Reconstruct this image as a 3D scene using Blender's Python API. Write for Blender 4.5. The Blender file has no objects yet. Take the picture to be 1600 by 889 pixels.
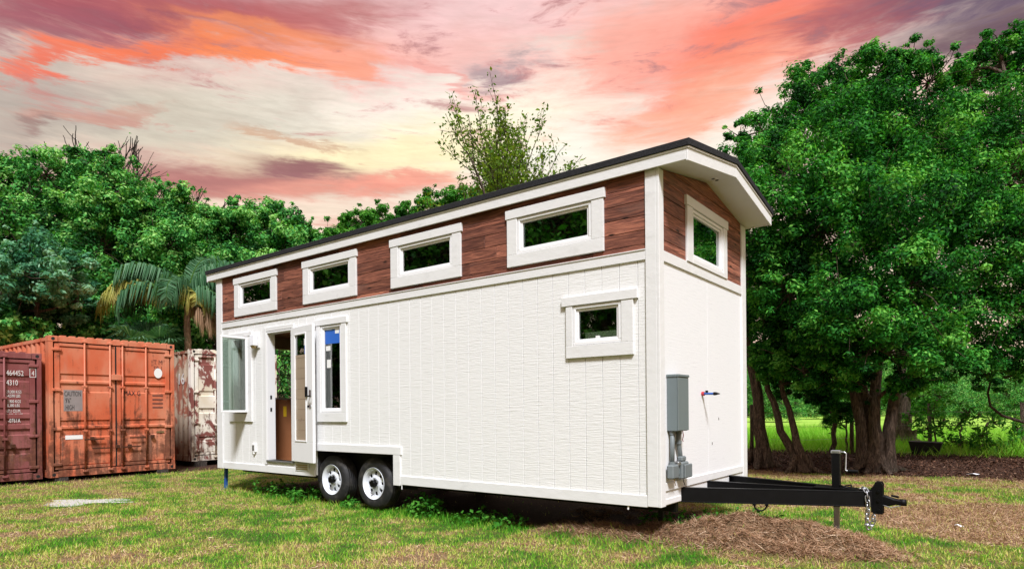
import bpy, math, random
import numpy as np
from mathutils import Matrix, Vector

# ------------------------------------------------------------------ camera, sky, sun, exposure
S = bpy.context.scene
COL = S.collection
R_ = math.radians
YAW, ROLL, FPX = -0.6526, -0.0087, 997.77
CAM = np.array([2.6402, -5.8102, 1.353])
cd = bpy.data.cameras.new('camera')
cam = bpy.data.objects.new('camera', cd); COL.objects.link(cam)
cd.sensor_width = 36.0; cd.lens = 36.0 * FPX / 1600.0
cd.shift_y = (641.05 - 444.5) / 1600.0
cd.clip_start = 0.05; cd.clip_end = 2000
cam.matrix_world = Matrix.Translation(Vector(CAM)) @ Matrix.Rotation(-YAW, 4, 'Z') @ Matrix.Rotation(R_(90), 4, 'X') @ Matrix.Rotation(ROLL, 4, 'Z')
S.camera = cam
S.view_settings.view_transform = 'Standard'; S.view_settings.look = 'None'
S.view_settings.gamma = 1.0; S.view_settings.use_curve_mapping = False
S.view_settings.exposure = 0.60
S.cycles.max_bounces = 4; S.cycles.diffuse_bounces = 3; S.cycles.glossy_bounces = 3; S.cycles.transmission_bounces = 3; S.cycles.transparent_max_bounces = 8
S.cycles.caustics_reflective = False; S.cycles.caustics_refractive = False

SUN_DIR = Vector((0.50, -0.48, 0.86)).normalized()      # towards the sun
sd = bpy.data.lights.new('sun', 'SUN'); sd.energy = 3.9; sd.angle = R_(11); sd.color = (0.93, 0.945, 1.0)
sun = bpy.data.objects.new('sun', sd); COL.objects.link(sun)
sun.rotation_euler = SUN_DIR.to_track_quat('Z', 'Y').to_euler(); sun.location = (0, -20, 30)

_F = np.array([math.sin(YAW), math.cos(YAW), 0.]); _R = np.array([math.cos(YAW), -math.sin(YAW), 0.])
def pt(u, v, d):
    "a point d metres ahead in the direction of photo pixel (u, v)"
    return CAM + (_F + _R * (u - 800) / FPX + np.array([0, 0, 1.]) * (641.05 - v + (u - 800) * ROLL) / FPX) * d
def at(u, d):
    p = pt(u, 641, d); return (float(p[0]), float(p[1]), 0.0)
def lin(r, g, b):
    f = lambda c: (c / 255 / 12.92) if c <= 10 else ((c / 255 + 0.055) / 1.055) ** 2.4
    return (f(r), f(g), f(b), 1.0)

class NT:
    "tiny node-tree writer"
    def __init__(s, tree): s.t = tree; s.n = tree.nodes; s.l = tree.links; s.n.clear()
    def node(s, kind, **kw):
        n = s.n.new(kind)
        for k, v in kw.items():
            if k == 'inp':
                for i, val in v.items():
                    if isinstance(val, bpy.types.NodeSocket): s.l.new(val, n.inputs[i])
                    elif val is not None: n.inputs[i].default_value = val
            else: setattr(n, k, v)
        return n
    def math(s, op, a, b=None, c=None, clamp=False):
        n = s.node('ShaderNodeMath', operation=op, use_clamp=clamp, inp={0: a, 1: b, 2: c}); return n.outputs[0]
    def mix(s, fac, a, b, mode='MIX'):
        n = s.node('ShaderNodeMix', data_type='RGBA', blend_type=mode, inp={0: fac, 6: a, 7: b}); return n.outputs[2]
    def noise(s, vec, scale, detail=4, rough=0.55, dist=0.0):
        n = s.node('ShaderNodeTexNoise', inp={'Vector': vec, 'Scale': scale, 'Detail': detail, 'Roughness': rough, 'Distortion': dist}); return n.outputs[0]
    def ramp(s, fac, stops, interp='LINEAR'):
        n = s.node('ShaderNodeValToRGB', inp={0: fac}); r = n.color_ramp; r.interpolation = interp
        while len(r.elements) < len(stops): r.elements.new(0.5)
        for e, (p, c) in zip(r.elements, stops):
            e.position = p; e.color = c if len(c) == 4 else (*c, 1)
        return n.outputs[0]
    def smooth(s, x, a, b, lo=0.0, hi=1.0):
        n = s.node('ShaderNodeMapRange', interpolation_type='SMOOTHSTEP', inp={0: x, 1: a, 2: b, 3: lo, 4: hi}); return n.outputs[0]
    def mapping(s, vec, scale=(1, 1, 1), loc=(0, 0, 0), rot=(0, 0, 0)):
        n = s.node('ShaderNodeMapping', inp={0: vec, 1: loc, 2: rot, 3: scale}); return n.outputs[0]

def build_sky():
    w = bpy.data.worlds.new('World'); S.world = w; w.use_nodes = True; w.cycles.sampling_method = 'MANUAL'; w.cycles.sample_map_resolution = 256
    t = NT(w.node_tree)
    d = t.node('ShaderNodeTexCoord').outputs['Generated']
    xyz = t.node('ShaderNodeSeparateXYZ', inp={0: d}).outputs
    # cloud noise lives on a cylinder round the place, squeezed in height, so clouds lie in long level bands
    el = t.math('ARCSINE', xyz[2]); az0 = t.math('ARCTAN2', xyz[0], xyz[1])
    hor = t.math('MAXIMUM', t.math('SQRT', t.math('ADD', t.math('MULTIPLY', xyz[0], xyz[0]), t.math('MULTIPLY', xyz[1], xyz[1]))), 0.02)
    cyl = t.node('ShaderNodeCombineXYZ', inp={0: t.math('DIVIDE', xyz[0], hor), 1: t.math('DIVIDE', xyz[1], hor), 2: t.math('MULTIPLY', el, 3.0)}).outputs[0]
    n1 = t.noise(cyl, 2.2, 5, 0.6, 0.3)
    n2 = t.noise(t.mapping(cyl, (1.0, 1.0, 1.5), (3.1, 1.7, 0.3)), 3.6, 6, 0.66, 0.7)
    n3 = t.noise(t.mapping(cyl, (1.0, 1.0, 1.9), (7.7, 4.2, 1.3)), 7.0, 7, 0.68, 0.5)
    n4 = t.noise(t.mapping(cyl, (1.0, 1.0, 2.6), (1.7, 8.2, 2.3)), 15.0, 4, 0.65, 0.4)
    az = t.math('ADD', az0, t.math('MULTIPLY', t.math('ADD', t.math('SUBTRACT', n2, 0.5), t.math('MULTIPLY_ADD', n4, 0.25, -0.125)), 0.24))
    elw = t.math('ADD', el, t.math('ADD', t.math('MULTIPLY_ADD', n1, 0.13, -0.065), t.math('ADD', t.math('MULTIPLY_ADD', n3, 0.065, -0.0325), t.math('MULTIPLY_ADD', n4, 0.014, -0.007))))
    # base: pale peach at the horizon, cream above, pinkish high overcast, pale overhead
    base = t.ramp(t.math('DIVIDE', elw, 1.57), [(0.0, lin(246, 205, 182)), (0.12, lin(250, 232, 206)), (0.24, lin(240, 214, 200)),
                                               (0.40, lin(226, 204, 200)), (0.65, lin(236, 228, 226)), (1.0, lin(242, 238, 236))])
    # high broken cloud of the same sunset colours all round
    cl = t.ramp(n2, [(0.30, lin(150, 105, 115)), (0.48, lin(214, 140, 130)), (0.62, lin(245, 170, 140)), (0.8, lin(250, 215, 190))])
    m = t.math('MULTIPLY', t.smooth(n1, 0.46, 0.68), t.smooth(el, 0.9, 0.3))
    col = t.mix(t.math('MULTIPLY', m, 0.5), base, cl)
    ae = t.node('ShaderNodeCombineXYZ', inp={0: az, 1: elw}).outputs[0]; wob = {}
    def azel(u, v):
        p = pt(u, v, 1.0) - CAM; p = p / np.linalg.norm(p)
        return math.atan2(p[0], p[1]), math.asin(p[2])
    def feature(col, u, v, su, sv, rot, c, amt=1.0, nz=None, nw=0.9):
        a0, e0 = azel(u, v); a1, e1 = azel(u + 40, v); a2, e2 = azel(u, v - 40)
        ka = abs(a1 - a0) / 40; ke = abs(e2 - e0) / 40
        tilt = math.atan2(e1 - e0, (a1 - a0))
        th = R_(rot) + tilt
        v = t.node('ShaderNodeMapping', vector_type='TEXTURE', inp={0: ae, 1: (a0, e0, 0), 2: (0, 0, th), 3: (su * ka, sv * ke, 1)}).outputs[0]
        r2 = t.node('ShaderNodeVectorMath', operation='DOT_PRODUCT', inp={0: v, 1: v}).outputs[1]
        if nw not in wob: wob[nw] = t.math('MULTIPLY_ADD', n3, nw, -0.5 * nw)
        g = t.math('ADD', t.math('POWER', 0.6065, r2), wob[nw])
        fac = t.smooth(g, 0.05, 1.0, 0.0, amt)
        return t.mix(fac, col, lin(*c))
    F = feature
    wisp = t.math('MULTIPLY', t.smooth(n2, 0.50, 0.66), t.smooth(n4, 0.3, 0.65)); col = t.mix(t.math('MULTIPLY', wisp, t.smooth(el, 0.9, 0.4, 0.0, 0.5)), col, lin(214, 150, 146))
    col = F(col, 250, 185, 330, 60, 0, (203, 198, 180), 0.85)
    col = F(col, 40, 165, 130, 55, 0, (172, 158, 152), 0.7)
    col = F(col, 860, 205, 300, 90, 0, (255, 251, 236), 1.0, nw=0.35)
    col = F(col, 600, 240, 190, 40, 8, (255, 240, 196), 1.0, nw=0.5)
    col = F(col, 680, 55, 190, 70, 0, (246, 214, 212), 0.9)
    col = F(col, 600, 75, 230, 42, -3, (244, 184, 174), 0.8)
    col = F(col, 820, 20, 160, 40, 0, (240, 196, 196), 0.6)
    col = F(col, 180, 22, 380, 52, -3, (166, 92, 102), 1.0, nw=0.7)
    col = F(col, 420, 30, 200, 26, 0, (188, 104, 104), 0.8)
    col = F(col, 70, 62, 200, 22, 6, (158, 92, 104), 0.7)
    col = F(col, 70, 105, 90, 9, 10, (240, 118, 92), 0.9, nw=0.6)
    col = F(col, 230, 84, 100, 10, 5, (243, 124, 88), 0.95, nw=0.6)
    col = F(col, 400, 84, 100, 13, -7, (250, 138, 86), 0.9, nw=0.7)
    col = F(col, 420, 50, 120, 14, -4, (248, 150, 100), 0.7)
    col = F(col, 545, 90, 70, 20, 0, (250, 160, 130), 0.8)
    col = F(col, 690, 108, 90, 8, -18, (240, 170, 160), 0.8)
    col = F(col, 1070, 95, 160, 75, 10, (249, 166, 150), 0.95, nw=0.9)
    col = F(col, 1200, 45, 140, 42, 8, (247, 124, 102), 0.85, nw=1.0)
    col = F(col, 1100, 125, 90, 26, 30, (249, 140, 112), 0.75, nw=1.4)
    col = F(col, 1010, 60, 90, 40, 20, (248, 176, 160), 0.7)
    col = F(col, 1090, 165, 110, 30, 25, (250, 178, 150), 0.8)
    col = F(col, 1500, 15, 190, 50, 6, (98, 80, 104), 0.95, nw=0.7)
    col = F(col, 1500, 70, 150, 16, 14, (96, 70, 84), 0.8)
    col = F(col, 1330, 40, 80, 40, 8, (176, 96, 100), 0.7)
    col = F(col, 385, 290, 170, 24, -4, (178, 116, 114), 0.95, nw=0.6)
    col = F(col, 560, 300, 120, 18, 6, (232, 160, 142), 0.85)
    col = F(col, 610, 284, 60, 9, 12, (244, 160, 140), 0.8)
    col = F(col, 470, 264, 62, 13, -8, (152, 102, 106), 0.95, nw=1.0)
    col = F(col, 450, 215, 70, 6, -14, (208, 168, 140), 0.8)
    col = F(col, 160, 178, 90, 8, 4, (206, 156, 140), 0.8)
    col = F(col, 65, 195, 30, 9, 10, (160, 126, 120), 0.8)
    col = F(col, 790, 115, 40, 12, 0, (168, 148, 152), 0.85)
    grey = t.math('MULTIPLY', t.smooth(n3, 0.54, 0.72), t.smooth(el, 0.30, 0.50, 0.0, 0.55)); col = t.mix(t.math('MULTIPLY', grey, t.smooth(el, 1.2, 0.8)), col, lin(140, 108, 122))
    tex = t.math('MULTIPLY_ADD', t.math('ADD', t.math('SUBTRACT', n4, 0.5), t.math('SUBTRACT', n3, 0.5)), t.smooth(el, 0.0, 0.25, 0.10, 0.36), 1.0)
    col = t.mix(1.0, col, t.node('ShaderNodeCombineXYZ', inp={0: tex, 1: tex, 2: tex}).outputs[0], 'MULTIPLY')
    bg = t.node('ShaderNodeBackground', inp={0: col, 1: 0.71})
    t.node('ShaderNodeOutputWorld', inp={0: bg.outputs[0]})
build_sky()

# ------------------------------------------------------------------ helpers
rng = np.random.default_rng(7)
random.seed(7)
def tag(o, label=None, cat=None, group=None, kind=None):
    if label: o['label'] = label
    if cat: o['category'] = cat
    if group: o['group'] = group
    if kind: o['kind'] = kind
    return o
def empty(name, loc=(0, 0, 0), rz=0.0, label=None, cat=None, group=None, parent=None):
    o = bpy.data.objects.new(name, None); COL.objects.link(o)
    o.location = loc; o.rotation_euler = (0, 0, rz); o.empty_display_size = 0.2
    if parent: o.parent = parent
    return tag(o, label, cat, group)
def link(name, me, mat=None, parent=None, bevel=0.0, smooth=False, loc=None):
    o = bpy.data.objects.new(name, me); COL.objects.link(o)
    if mat is not None and not me.materials: me.materials.append(mat)
    if parent: o.parent = parent
    if loc is not None: o.location = loc
    if smooth: me.polygons.foreach_set('use_smooth', [True] * len(me.polygons))
    if bevel:
        b = o.modifiers.new('bevel', 'BEVEL'); b.width = bevel; b.segments = 1; b.limit_method = 'ANGLE'; b.angle_limit = R_(40)
    return o
def bulk(name, verts, faces, attrs=None, smooth=False):
    "mesh from numpy arrays, all faces with the same vertex count"
    verts = np.asarray(verts, np.float32); faces = np.asarray(faces, np.int32)
    me = bpy.data.meshes.new(name)
    nf, k = faces.shape
    me.vertices.add(len(verts)); me.vertices.foreach_set('co', verts.ravel())
    me.loops.add(nf * k); me.loops.foreach_set('vertex_index', faces.ravel())
    me.polygons.add(nf); me.polygons.foreach_set('loop_start', np.arange(0, nf * k, k, dtype=np.int32))
    if smooth: me.polygons.foreach_set('use_smooth', np.ones(nf, bool))
    for an, (dom, arr) in (attrs or {}).items():
        arr = np.asarray(arr, np.float32)
        if arr.ndim == 1:
            a = me.attributes.new(an, 'FLOAT', dom); a.data.foreach_set('value', arr)
        else:
            a = me.attributes.new(an, 'FLOAT_COLOR', dom); a.data.foreach_set('color', arr.ravel())
    me.update(calc_edges=True)
    return me
class MB:
    "collects boxes, prisms and tubes into one mesh"
    def __init__(s): s.v = []; s.f = []
    def add(s, vs, fs):
        b = len(s.v); s.v += [tuple(map(float, v)) for v in vs]; s.f += [tuple(i + b for i in f) for f in fs]; return s
    def box(s, x0, x1, y0, y1, z0, z1):
        return s.add([(x0, y0, z0), (x1, y0, z0), (x1, y1, z0), (x0, y1, z0), (x0, y0, z1), (x1, y0, z1), (x1, y1, z1), (x0, y1, z1)],
                     [(0, 3, 2, 1), (4, 5, 6, 7), (0, 1, 5, 4), (1, 2, 6, 5), (2, 3, 7, 6), (3, 0, 4, 7)])
    def prism(s, poly, axis, a, b):
        "extrude a 2D polygon along an axis: x -> poly is (y, z), y -> (x, z), z -> (x, y)"
        n = len(poly)
        mk = {'x': lambda p, t: (t, p[0], p[1]), 'y': lambda p, t: (p[0], t, p[1]), 'z': lambda p, t: (p[0], p[1], t)}[axis]
        vs = [mk(p, a) for p in poly] + [mk(p, b) for p in poly]
        fs = [tuple(range(n)), tuple(range(2 * n - 1, n - 1, -1))] + [(i, i + n, (i + 1) % n + n, (i + 1) % n) for i in range(n)]
        return s.add(vs, fs)
    def beam(s, p, q, w, h):
        "rectangular bar between two points, w sideways, h upwards"
        p = Vector(p); q = Vector(q); d = (q - p).normalized()
        up = Vector((0, 0, 1)) if abs(d.z) < 0.95 else Vector((0, 1, 0))
        r = d.cross(up).normalized(); u = r.cross(d)
        vs = [c + r * (a * w / 2) + u * (b * h / 2) for c in (p, q) for a, b in ((-1, -1), (1, -1), (1, 1), (-1, 1))]
        return s.add(vs, [(0, 1, 2, 3), (7, 6, 5, 4), (0, 4, 5, 1), (1, 5, 6, 2), (2, 6, 7, 3), (3, 7, 4, 0)])
    def tube(s, pts, rad, n=8, caps=True, close=False):
        pts = [Vector(p) for p in pts]; m = len(pts)
        rad = [rad] * m if isinstance(rad, (int, float)) else rad
        vs = []; fs = []; ref = None
        for i, p in enumerate(pts):
            if close: d = pts[(i + 1) % m] - pts[i - 1]
            else: d = (pts[min(i + 1, m - 1)] - pts[max(i - 1, 0)])
            d.normalize()
            if ref is None: ref = d.orthogonal().normalized()
            r = (ref - d * ref.dot(d)).normalized(); ref = r; u = d.cross(r)
            for k in range(n):
                a = 2 * math.pi * k / n
                vs.append(p + (r * math.cos(a) + u * math.sin(a)) * rad[i])
        for i in range(m if close else m - 1):
            for k in range(n):
                j = (i + 1) % m
                fs.append((i * n + k, i * n + (k + 1) % n, j * n + (k + 1) % n, j * n + k))
        if caps and not close:
            fs.append(tuple(range(n - 1, -1, -1))); fs.append(tuple((m - 1) * n + k for k in range(n)))
        return s.add(vs, fs)
    def lathe(s, prof, n=32, axis='y', close=False):
        "profile of (radius, along-axis) pairs turned round the axis"
        vs = []; fs = []; m = len(prof)
        for r, h in prof:
            for k in range(n):
                a = 2 * math.pi * k / n
                vs.append((r * math.cos(a), h, r * math.sin(a)) if axis == 'y' else (r * math.cos(a), r * math.sin(a), h))
        for i in range(m - 1 + (1 if close else 0)):
            j = (i + 1) % m
            for k in range(n): fs.append((i * n + k, i * n + (k + 1) % n, j * n + (k + 1) % n, j * n + k))
        return s.add(vs, fs)
    def mesh(s, name):
        me = bpy.data.meshes.new(name); me.from_pydata(s.v, [], s.f); me.update(); return me
    def build(s, name, mat, parent=None, bevel=0.0, smooth=False, loc=None):
        me = s.mesh(name)
        import bmesh
        bm = bmesh.new(); bm.from_mesh(me); bmesh.ops.recalc_face_normals(bm, faces=bm.faces); bm.to_mesh(me); bm.free()
        return link(name, me, mat, parent, bevel, smooth, loc)
def copy_tree(o, parent=None):
    c = o.copy(); COL.objects.link(c); c.parent = parent
    for ch in list(o.children): copy_tree(ch, c)
    return c
def minus(rects, hole):
    out = []
    hx0, hx1, hz0, hz1 = hole
    for (x0, x1, z0, z1) in rects:
        if hx1 <= x0 or hx0 >= x1 or hz1 <= z0 or hz0 >= z1: out.append((x0, x1, z0, z1)); continue
        if z0 < hz0: out.append((x0, x1, z0, hz0))
        if z1 > hz1: out.append((x0, x1, hz1, z1))
        a, b = max(z0, hz0), min(z1, hz1)
        if x0 < hx0: out.append((x0, hx0, a, b))
        if x1 > hx1: out.append((hx1, x1, a, b))
    return [r for r in out if r[1] - r[0] > 0.004 and r[3] - r[2] > 0.004]

# value noise for layout (grass patches, uneven ground)
_LAT = np.random.default_rng(3).random((8, 256, 256))
def vnoise(x, y, scale, k=0):
    x = np.asarray(x) / scale + 100.3; y = np.asarray(y) / scale + 57.7
    xi = np.floor(x).astype(int); yi = np.floor(y).astype(int); fx = x - xi; fy = y - yi
    fx = fx * fx * (3 - 2 * fx); fy = fy * fy * (3 - 2 * fy); L = _LAT[k % 8]
    g = lambda a, b: L[a % 256, b % 256]
    return (g(xi, yi) * (1 - fx) + g(xi + 1, yi) * fx) * (1 - fy) + (g(xi, yi + 1) * (1 - fx) + g(xi + 1, yi + 1) * fx) * fy
def fnoise(x, y, scale, k=0):
    return 0.5 * vnoise(x, y, scale, k) + 0.3 * vnoise(x, y, scale / 2.3, k + 1) + 0.2 * vnoise(x, y, scale / 5.1, k + 2)
def sstep(x, a, b):
    t = np.clip((x - a) / (b - a), 0, 1); return t * t * (3 - 2 * t)

# ------------------------------------------------------------------ materials
MAT = {}
def material(name):
    m = bpy.data.materials.new(name); m.use_nodes = True; MAT[name] = m
    return m, NT(m.node_tree)
def finish(t, color, rough=0.5, metal=0.0, spec=0.5, bump=None, bstr=0.3, bdist=0.01, **kw):
    p = t.node('ShaderNodeBsdfPrincipled', inp={'Base Color': color, 'Roughness': rough, 'Metallic': metal, 'Specular IOR Level': spec, **kw})
    if bump is not None:
        b = t.node('ShaderNodeBump', inp={'Height': bump, 'Strength': bstr, 'Distance': bdist}); t.l.new(b.outputs[0], p.inputs['Normal'])
    t.node('ShaderNodeOutputMaterial', inp={0: p.outputs[0]}); return p
def simple(name, color, rough=0.5, metal=0.0, spec=0.5, var=0.15, scale=8.0, bstr=0.15, bdist=0.004):
    m, t = material(name); o = t.node('ShaderNodeTexCoord').outputs['Object']
    n = t.noise(o, scale, 5); c = (*color, 1.0)
    dark = tuple(v * (1 - var) for v in color) + (1.0,)
    finish(t, t.mix(n, dark, c), t.math('MULTIPLY_ADD', n, 0.2, rough - 0.1), metal, spec, t.noise(o, scale * 9, 3), bstr, bdist)
    return m
def m_siding(name, base, groove_dirt=0.05, stretch=(0.35, 1, 5.0), bs=0.7):
    m, t = material(name)
    o = t.node('ShaderNodeTexCoord').outputs['Object']
    rnd = t.node('ShaderNodeObjectInfo').outputs['Random']
    saw = t.noise(t.mapping(o, (stretch[0] * 15, 15 * stretch[1], stretch[2] * 15)), 1.0, 5, 0.7)
    big = t.noise(o, 1.3, 4)
    stain = t.smooth(t.noise(t.mapping(o, (6, 6, 0.9)), 1.0, 4, 0.6), 0.55, 0.85)
    c = t.mix(t.math('MULTIPLY', t.smooth(saw, 0.56, 0.72), 0.30), (*base, 1), (base[0] * .66, base[1] * .66, base[2] * .65, 1))
    c = t.mix(t.math('MULTIPLY', big, 0.10), c, (0.66, 0.65, 0.60, 1))
    c = t.mix(t.math('MULTIPLY', stain, groove_dirt), c, (0.5, 0.47, 0.40, 1))
    c = t.mix(t.math('MULTIPLY', rnd, 0.05), c, (0.7, 0.7, 0.69, 1))
    finish(t, c, 0.55, 0, 0.35, saw, bs, 0.008)
    return m
m_siding('siding', (0.80, 0.80, 0.785)); m_siding('panel_front', (0.80, 0.805, 0.81), 0.03, (0.5, 0.35, 4.0), 0.25); m_siding('trim', (0.74, 0.74, 0.73), 0.10, (0.25, 0.3, 0.4))
simple('vinyl', (0.84, 0.84, 0.84), 0.35, var=0.04)
simple('black_steel', (0.0035, 0.0035, 0.004), 0.5, 0.0, 0.18, 0.4, 14)
simple('dark_drum', (0.012, 0.012, 0.012), 0.7)
simple('galv', (0.42, 0.43, 0.44), 0.42, 0.85, 0.5, 0.3, 20)
simple('zinc', (0.55, 0.56, 0.58), 0.32, 0.9, 0.5, 0.25, 30)
simple('grey_enamel', (0.155, 0.19, 0.195), 0.45, 0.0, 0.5, 0.12, 6)
simple('grey_pvc', (0.17, 0.195, 0.20), 0.5, 0, 0.4, 0.2, 20)
simple('wheel_white', (0.74, 0.77, 0.82), 0.3, 0.0, 0.6, 0.08, 10)
simple('blue_paint', (0.02, 0.09, 0.32), 0.4); simple('red_plastic', (0.5, 0.03, 0.04), 0.4); simple('pex_blue', (0.02, 0.10, 0.40), 0.35)
simple('blue_tape', (0.02, 0.13, 0.55), 0.6); simple('paper', (0.8, 0.8, 0.78), 0.8, var=0.05); simple('yellow_sticker', (0.85, 0.55, 0.02), 0.6)
simple('tan_reflection', (0.42, 0.33, 0.23), 0.3, 0, 0.4, 0.35, 3.0); simple('brass', (0.5, 0.38, 0.2), 0.4, 0.8)  # the tan is a door glass reflection put into colour
simple('lamp_glass', (0.85, 0.86, 0.9), 0.25, 0, 0.6, 0.03)
simple('interior', (0.50, 0.38, 0.26), 0.8, var=0.3, scale=4); simple('interior_dark', (0.05, 0.03, 0.02), 0.8)
simple('hardboard', (0.34, 0.135, 0.055), 0.6, 0, 0.4, 0.2, 10)
simple('rust', (0.09, 0.035, 0.018), 0.9, 0, 0.2, 0.5, 12, 0.5)
simple('white_plastic_scrap', (0.8, 0.8, 0.82), 0.5)
def m_rubber():
    m, t = material('rubber'); o = t.node('ShaderNodeTexCoord').outputs['Object']
    n = t.noise(o, 9, 5); c = t.mix(t.smooth(n, 0.45, 0.75), (0.016, 0.016, 0.017, 1), (0.06, 0.055, 0.05, 1))
    finish(t, c, 0.62, 0, 0.4, t.noise(o, 90, 2), 0.3, 0.002)
m_rubber()
def m_wood():
    m, t = material('wood_stain')
    g = t.node('ShaderNodeTexCoord').outputs['Object']
    info = t.node('ShaderNodeObjectInfo'); rnd = info.outputs['Random']
    off = t.node('ShaderNodeVectorMath', operation='ADD', inp={0: g, 1: t.node('ShaderNodeCombineXYZ', inp={0: t.math('MULTIPLY', rnd, 37.0), 1: t.math('MULTIPLY', rnd, 11.0), 2: t.math('MULTIPLY', rnd, 19.0)}).outputs[0]}).outputs[0]
    grain = t.noise(t.mapping(off, (1.4, 1.4, 22)), 1.6, 6, 0.65, 1.2)
    fine = t.noise(t.mapping(off, (5, 5, 120)), 1.0, 4, 0.6)
    knot = t.node('ShaderNodeTexVoronoi', inp={'Vector': t.mapping(off, (2.2, 2.2, 7)), 'Scale': 1.0}).outputs[0]
    c = t.ramp(grain, [(0.25, (0.022, 0.009, 0.007)), (0.42, (0.075, 0.025, 0.017)), (0.58, (0.150, 0.052, 0.033)), (0.72, (0.22, 0.085, 0.052)), (0.9, (0.30, 0.14, 0.09))])
    tone = t.mix(rnd, (1.25, 1.3, 1.3, 1), (2.9, 3.1, 3.0, 1))
    c = t.mix(1.0, c, tone, 'MULTIPLY')
    c = t.mix(t.math('MULTIPLY', t.smooth(fine, 0.45, 0.7), 0.6), c, (0.03, 0.012, 0.009, 1)); c = t.mix(t.math('MULTIPLY', t.smooth(t.noise(t.mapping(off, (0.8, 0.8, 2.5), (5, 3, 2)), 1.6, 4), 0.55, 0.75), 0.35), c, (0.23, 0.14, 0.11, 1))
    c = t.mix(t.smooth(knot, 0.13, 0.04), c, (0.016, 0.007, 0.005, 1))
    finish(t, c, 0.6, 0, 0.3, t.math('ADD', grain, fine), 0.5, 0.004)
m_wood()
def m_shingle():
    m, t = material('shingle'); o = t.node('ShaderNodeTexCoord').outputs['Object']
    n = t.noise(o, 160, 2, 0.5); b = t.noise(o, 5, 4)
    c = t.mix(t.smooth(n, 0.42, 0.7), (0.006, 0.006, 0.007, 1), (0.05, 0.05, 0.055, 1)); c = t.mix(t.math('MULTIPLY', b, 0.3), c, (0.02, 0.02, 0.022, 1))
    finish(t, c, 0.9, 0, 0.25, n, 0.8, 0.004)
m_shingle()
def m_glass():
    m, t = material('glass')
    fr = t.node('ShaderNodeFresnel', inp={0: 1.5})
    tr = t.node('ShaderNodeBsdfTransparent', inp={0: (0.60, 0.70, 0.64, 1)})
    gl = t.node('ShaderNodeBsdfGlossy', inp={0: (0.9, 0.95, 0.92, 1), 1: 0.015})
    mx = t.node('ShaderNodeMixShader', inp={0: t.math('MULTIPLY_ADD', fr.outputs[0], 2.6, 0.08, True), 1: tr.outputs[0], 2: gl.outputs[0]})
    t.node('ShaderNodeOutputMaterial', inp={0: mx.outputs[0]})
m_glass()
def m_container(name, paint, paint2, rust_amt, peel=None):
    m, t = material(name)
    o = t.node('ShaderNodeTexCoord').outputs['Object']
    info = t.node('ShaderNodeObjectInfo').outputs['Location']
    z = t.node('ShaderNodeSeparateXYZ', inp={0: t.node('ShaderNodeNewGeometry').outputs['Position']}).outputs[2]
    fade = t.noise(t.mapping(o, (1.1, 1.1, 0.8)), 1.4, 5)
    c = t.mix(t.smooth(fade, 0.35, 0.68), (*paint, 1), (*paint2, 1))
    streak = t.noise(t.mapping(o, (9, 9, 0.7)), 1.0, 6, 0.62)
    blot = t.noise(o, 3.4, 8, 0.7, 0.4)
    low = t.smooth(z, 2.4, 0.2)          # more wear towards the bottom of the doors
    w = t.math('ADD', t.math('ADD', t.math('MULTIPLY', streak, 0.5), t.math('MULTIPLY', blot, 0.55)), t.math('MULTIPLY', low, 0.13))
    fac = t.smooth(w, 0.72 - rust_amt, 0.84 - rust_amt)
    rc = t.ramp(t.noise(o, 14, 6, 0.7), [(0.3, (0.035, 0.012, 0.008)), (0.55, (0.12, 0.042, 0.02)), (0.8, (0.25, 0.11, 0.055))])
    if peel:
        pl = t.smooth(t.noise(t.mapping(o, (1.2, 1.2, 0.75), (4, 2, 1)), 2.3, 7, 0.65, 0.5), 0.49, 0.55)
        c = t.mix(pl, c, t.mix(t.noise(o, 5, 4), (peel[0] * .7, peel[1] * .7, peel[2] * .7, 1), (*peel, 1)))
    c = t.mix(t.math('MULTIPLY', fac, 0.85), c, rc)
    dust = t.smooth(t.noise(t.mapping(o, (14, 14, 1.2)), 1.0, 4), 0.55, 0.8)
    c = t.mix(t.math('MULTIPLY', dust, 0.18), c, (0.42, 0.32, 0.25, 1))
    finish(t, c, t.math('MULTIPLY_ADD', fac, 0.35, 0.48), 0, 0.35, t.math('ADD', blot, fac), 0.25, 0.004)
m_container('cont_orange', (0.56, 0.125, 0.055), (0.60, 0.24, 0.14), 0.15)
m_container('cont_maroon', (0.19, 0.052, 0.05), (0.26, 0.09, 0.085), 0.15)
m_container('cont_white', (0.80, 0.77, 0.69), (0.66, 0.58, 0.44), 0.10, (0.25, 0.085, 0.07))
m_container('cont_tan', (0.44, 0.37, 0.28), (0.33, 0.25, 0.18), 0.08, (0.30, 0.11, 0.07))
simple('letter_white', (0.78, 0.77, 0.74), 0.7, var=0.3, scale=40); simple('letter_black', (0.03, 0.025, 0.025), 0.7, var=0.3)
simple('letter_faded', (0.20, 0.07, 0.05), 0.8, var=0.5, scale=30); simple('plate_grey', (0.30, 0.26, 0.25), 0.7, var=0.3)
def m_leaf(name, stops, trans=0.34, rough=0.5):
    m, t = material(name)
    a = t.node('ShaderNodeAttribute', attribute_name='tint').outputs['Fac']
    c = t.ramp(a, stops)
    p = t.node('ShaderNodeBsdfPrincipled', inp={'Base Color': c, 'Roughness': 0.65, 'Specular IOR Level': 0.12})
    tr = t.node('ShaderNodeBsdfTranslucent', inp={0: t.mix(1.0, c, (1.15, 1.25, 0.5, 1), 'MULTIPLY')})
    mx = t.node('ShaderNodeMixShader', inp={0: trans, 1: p.outputs[0], 2: tr.outputs[0]})
    t.node('ShaderNodeOutputMaterial', inp={0: mx.outputs[0]})
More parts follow.
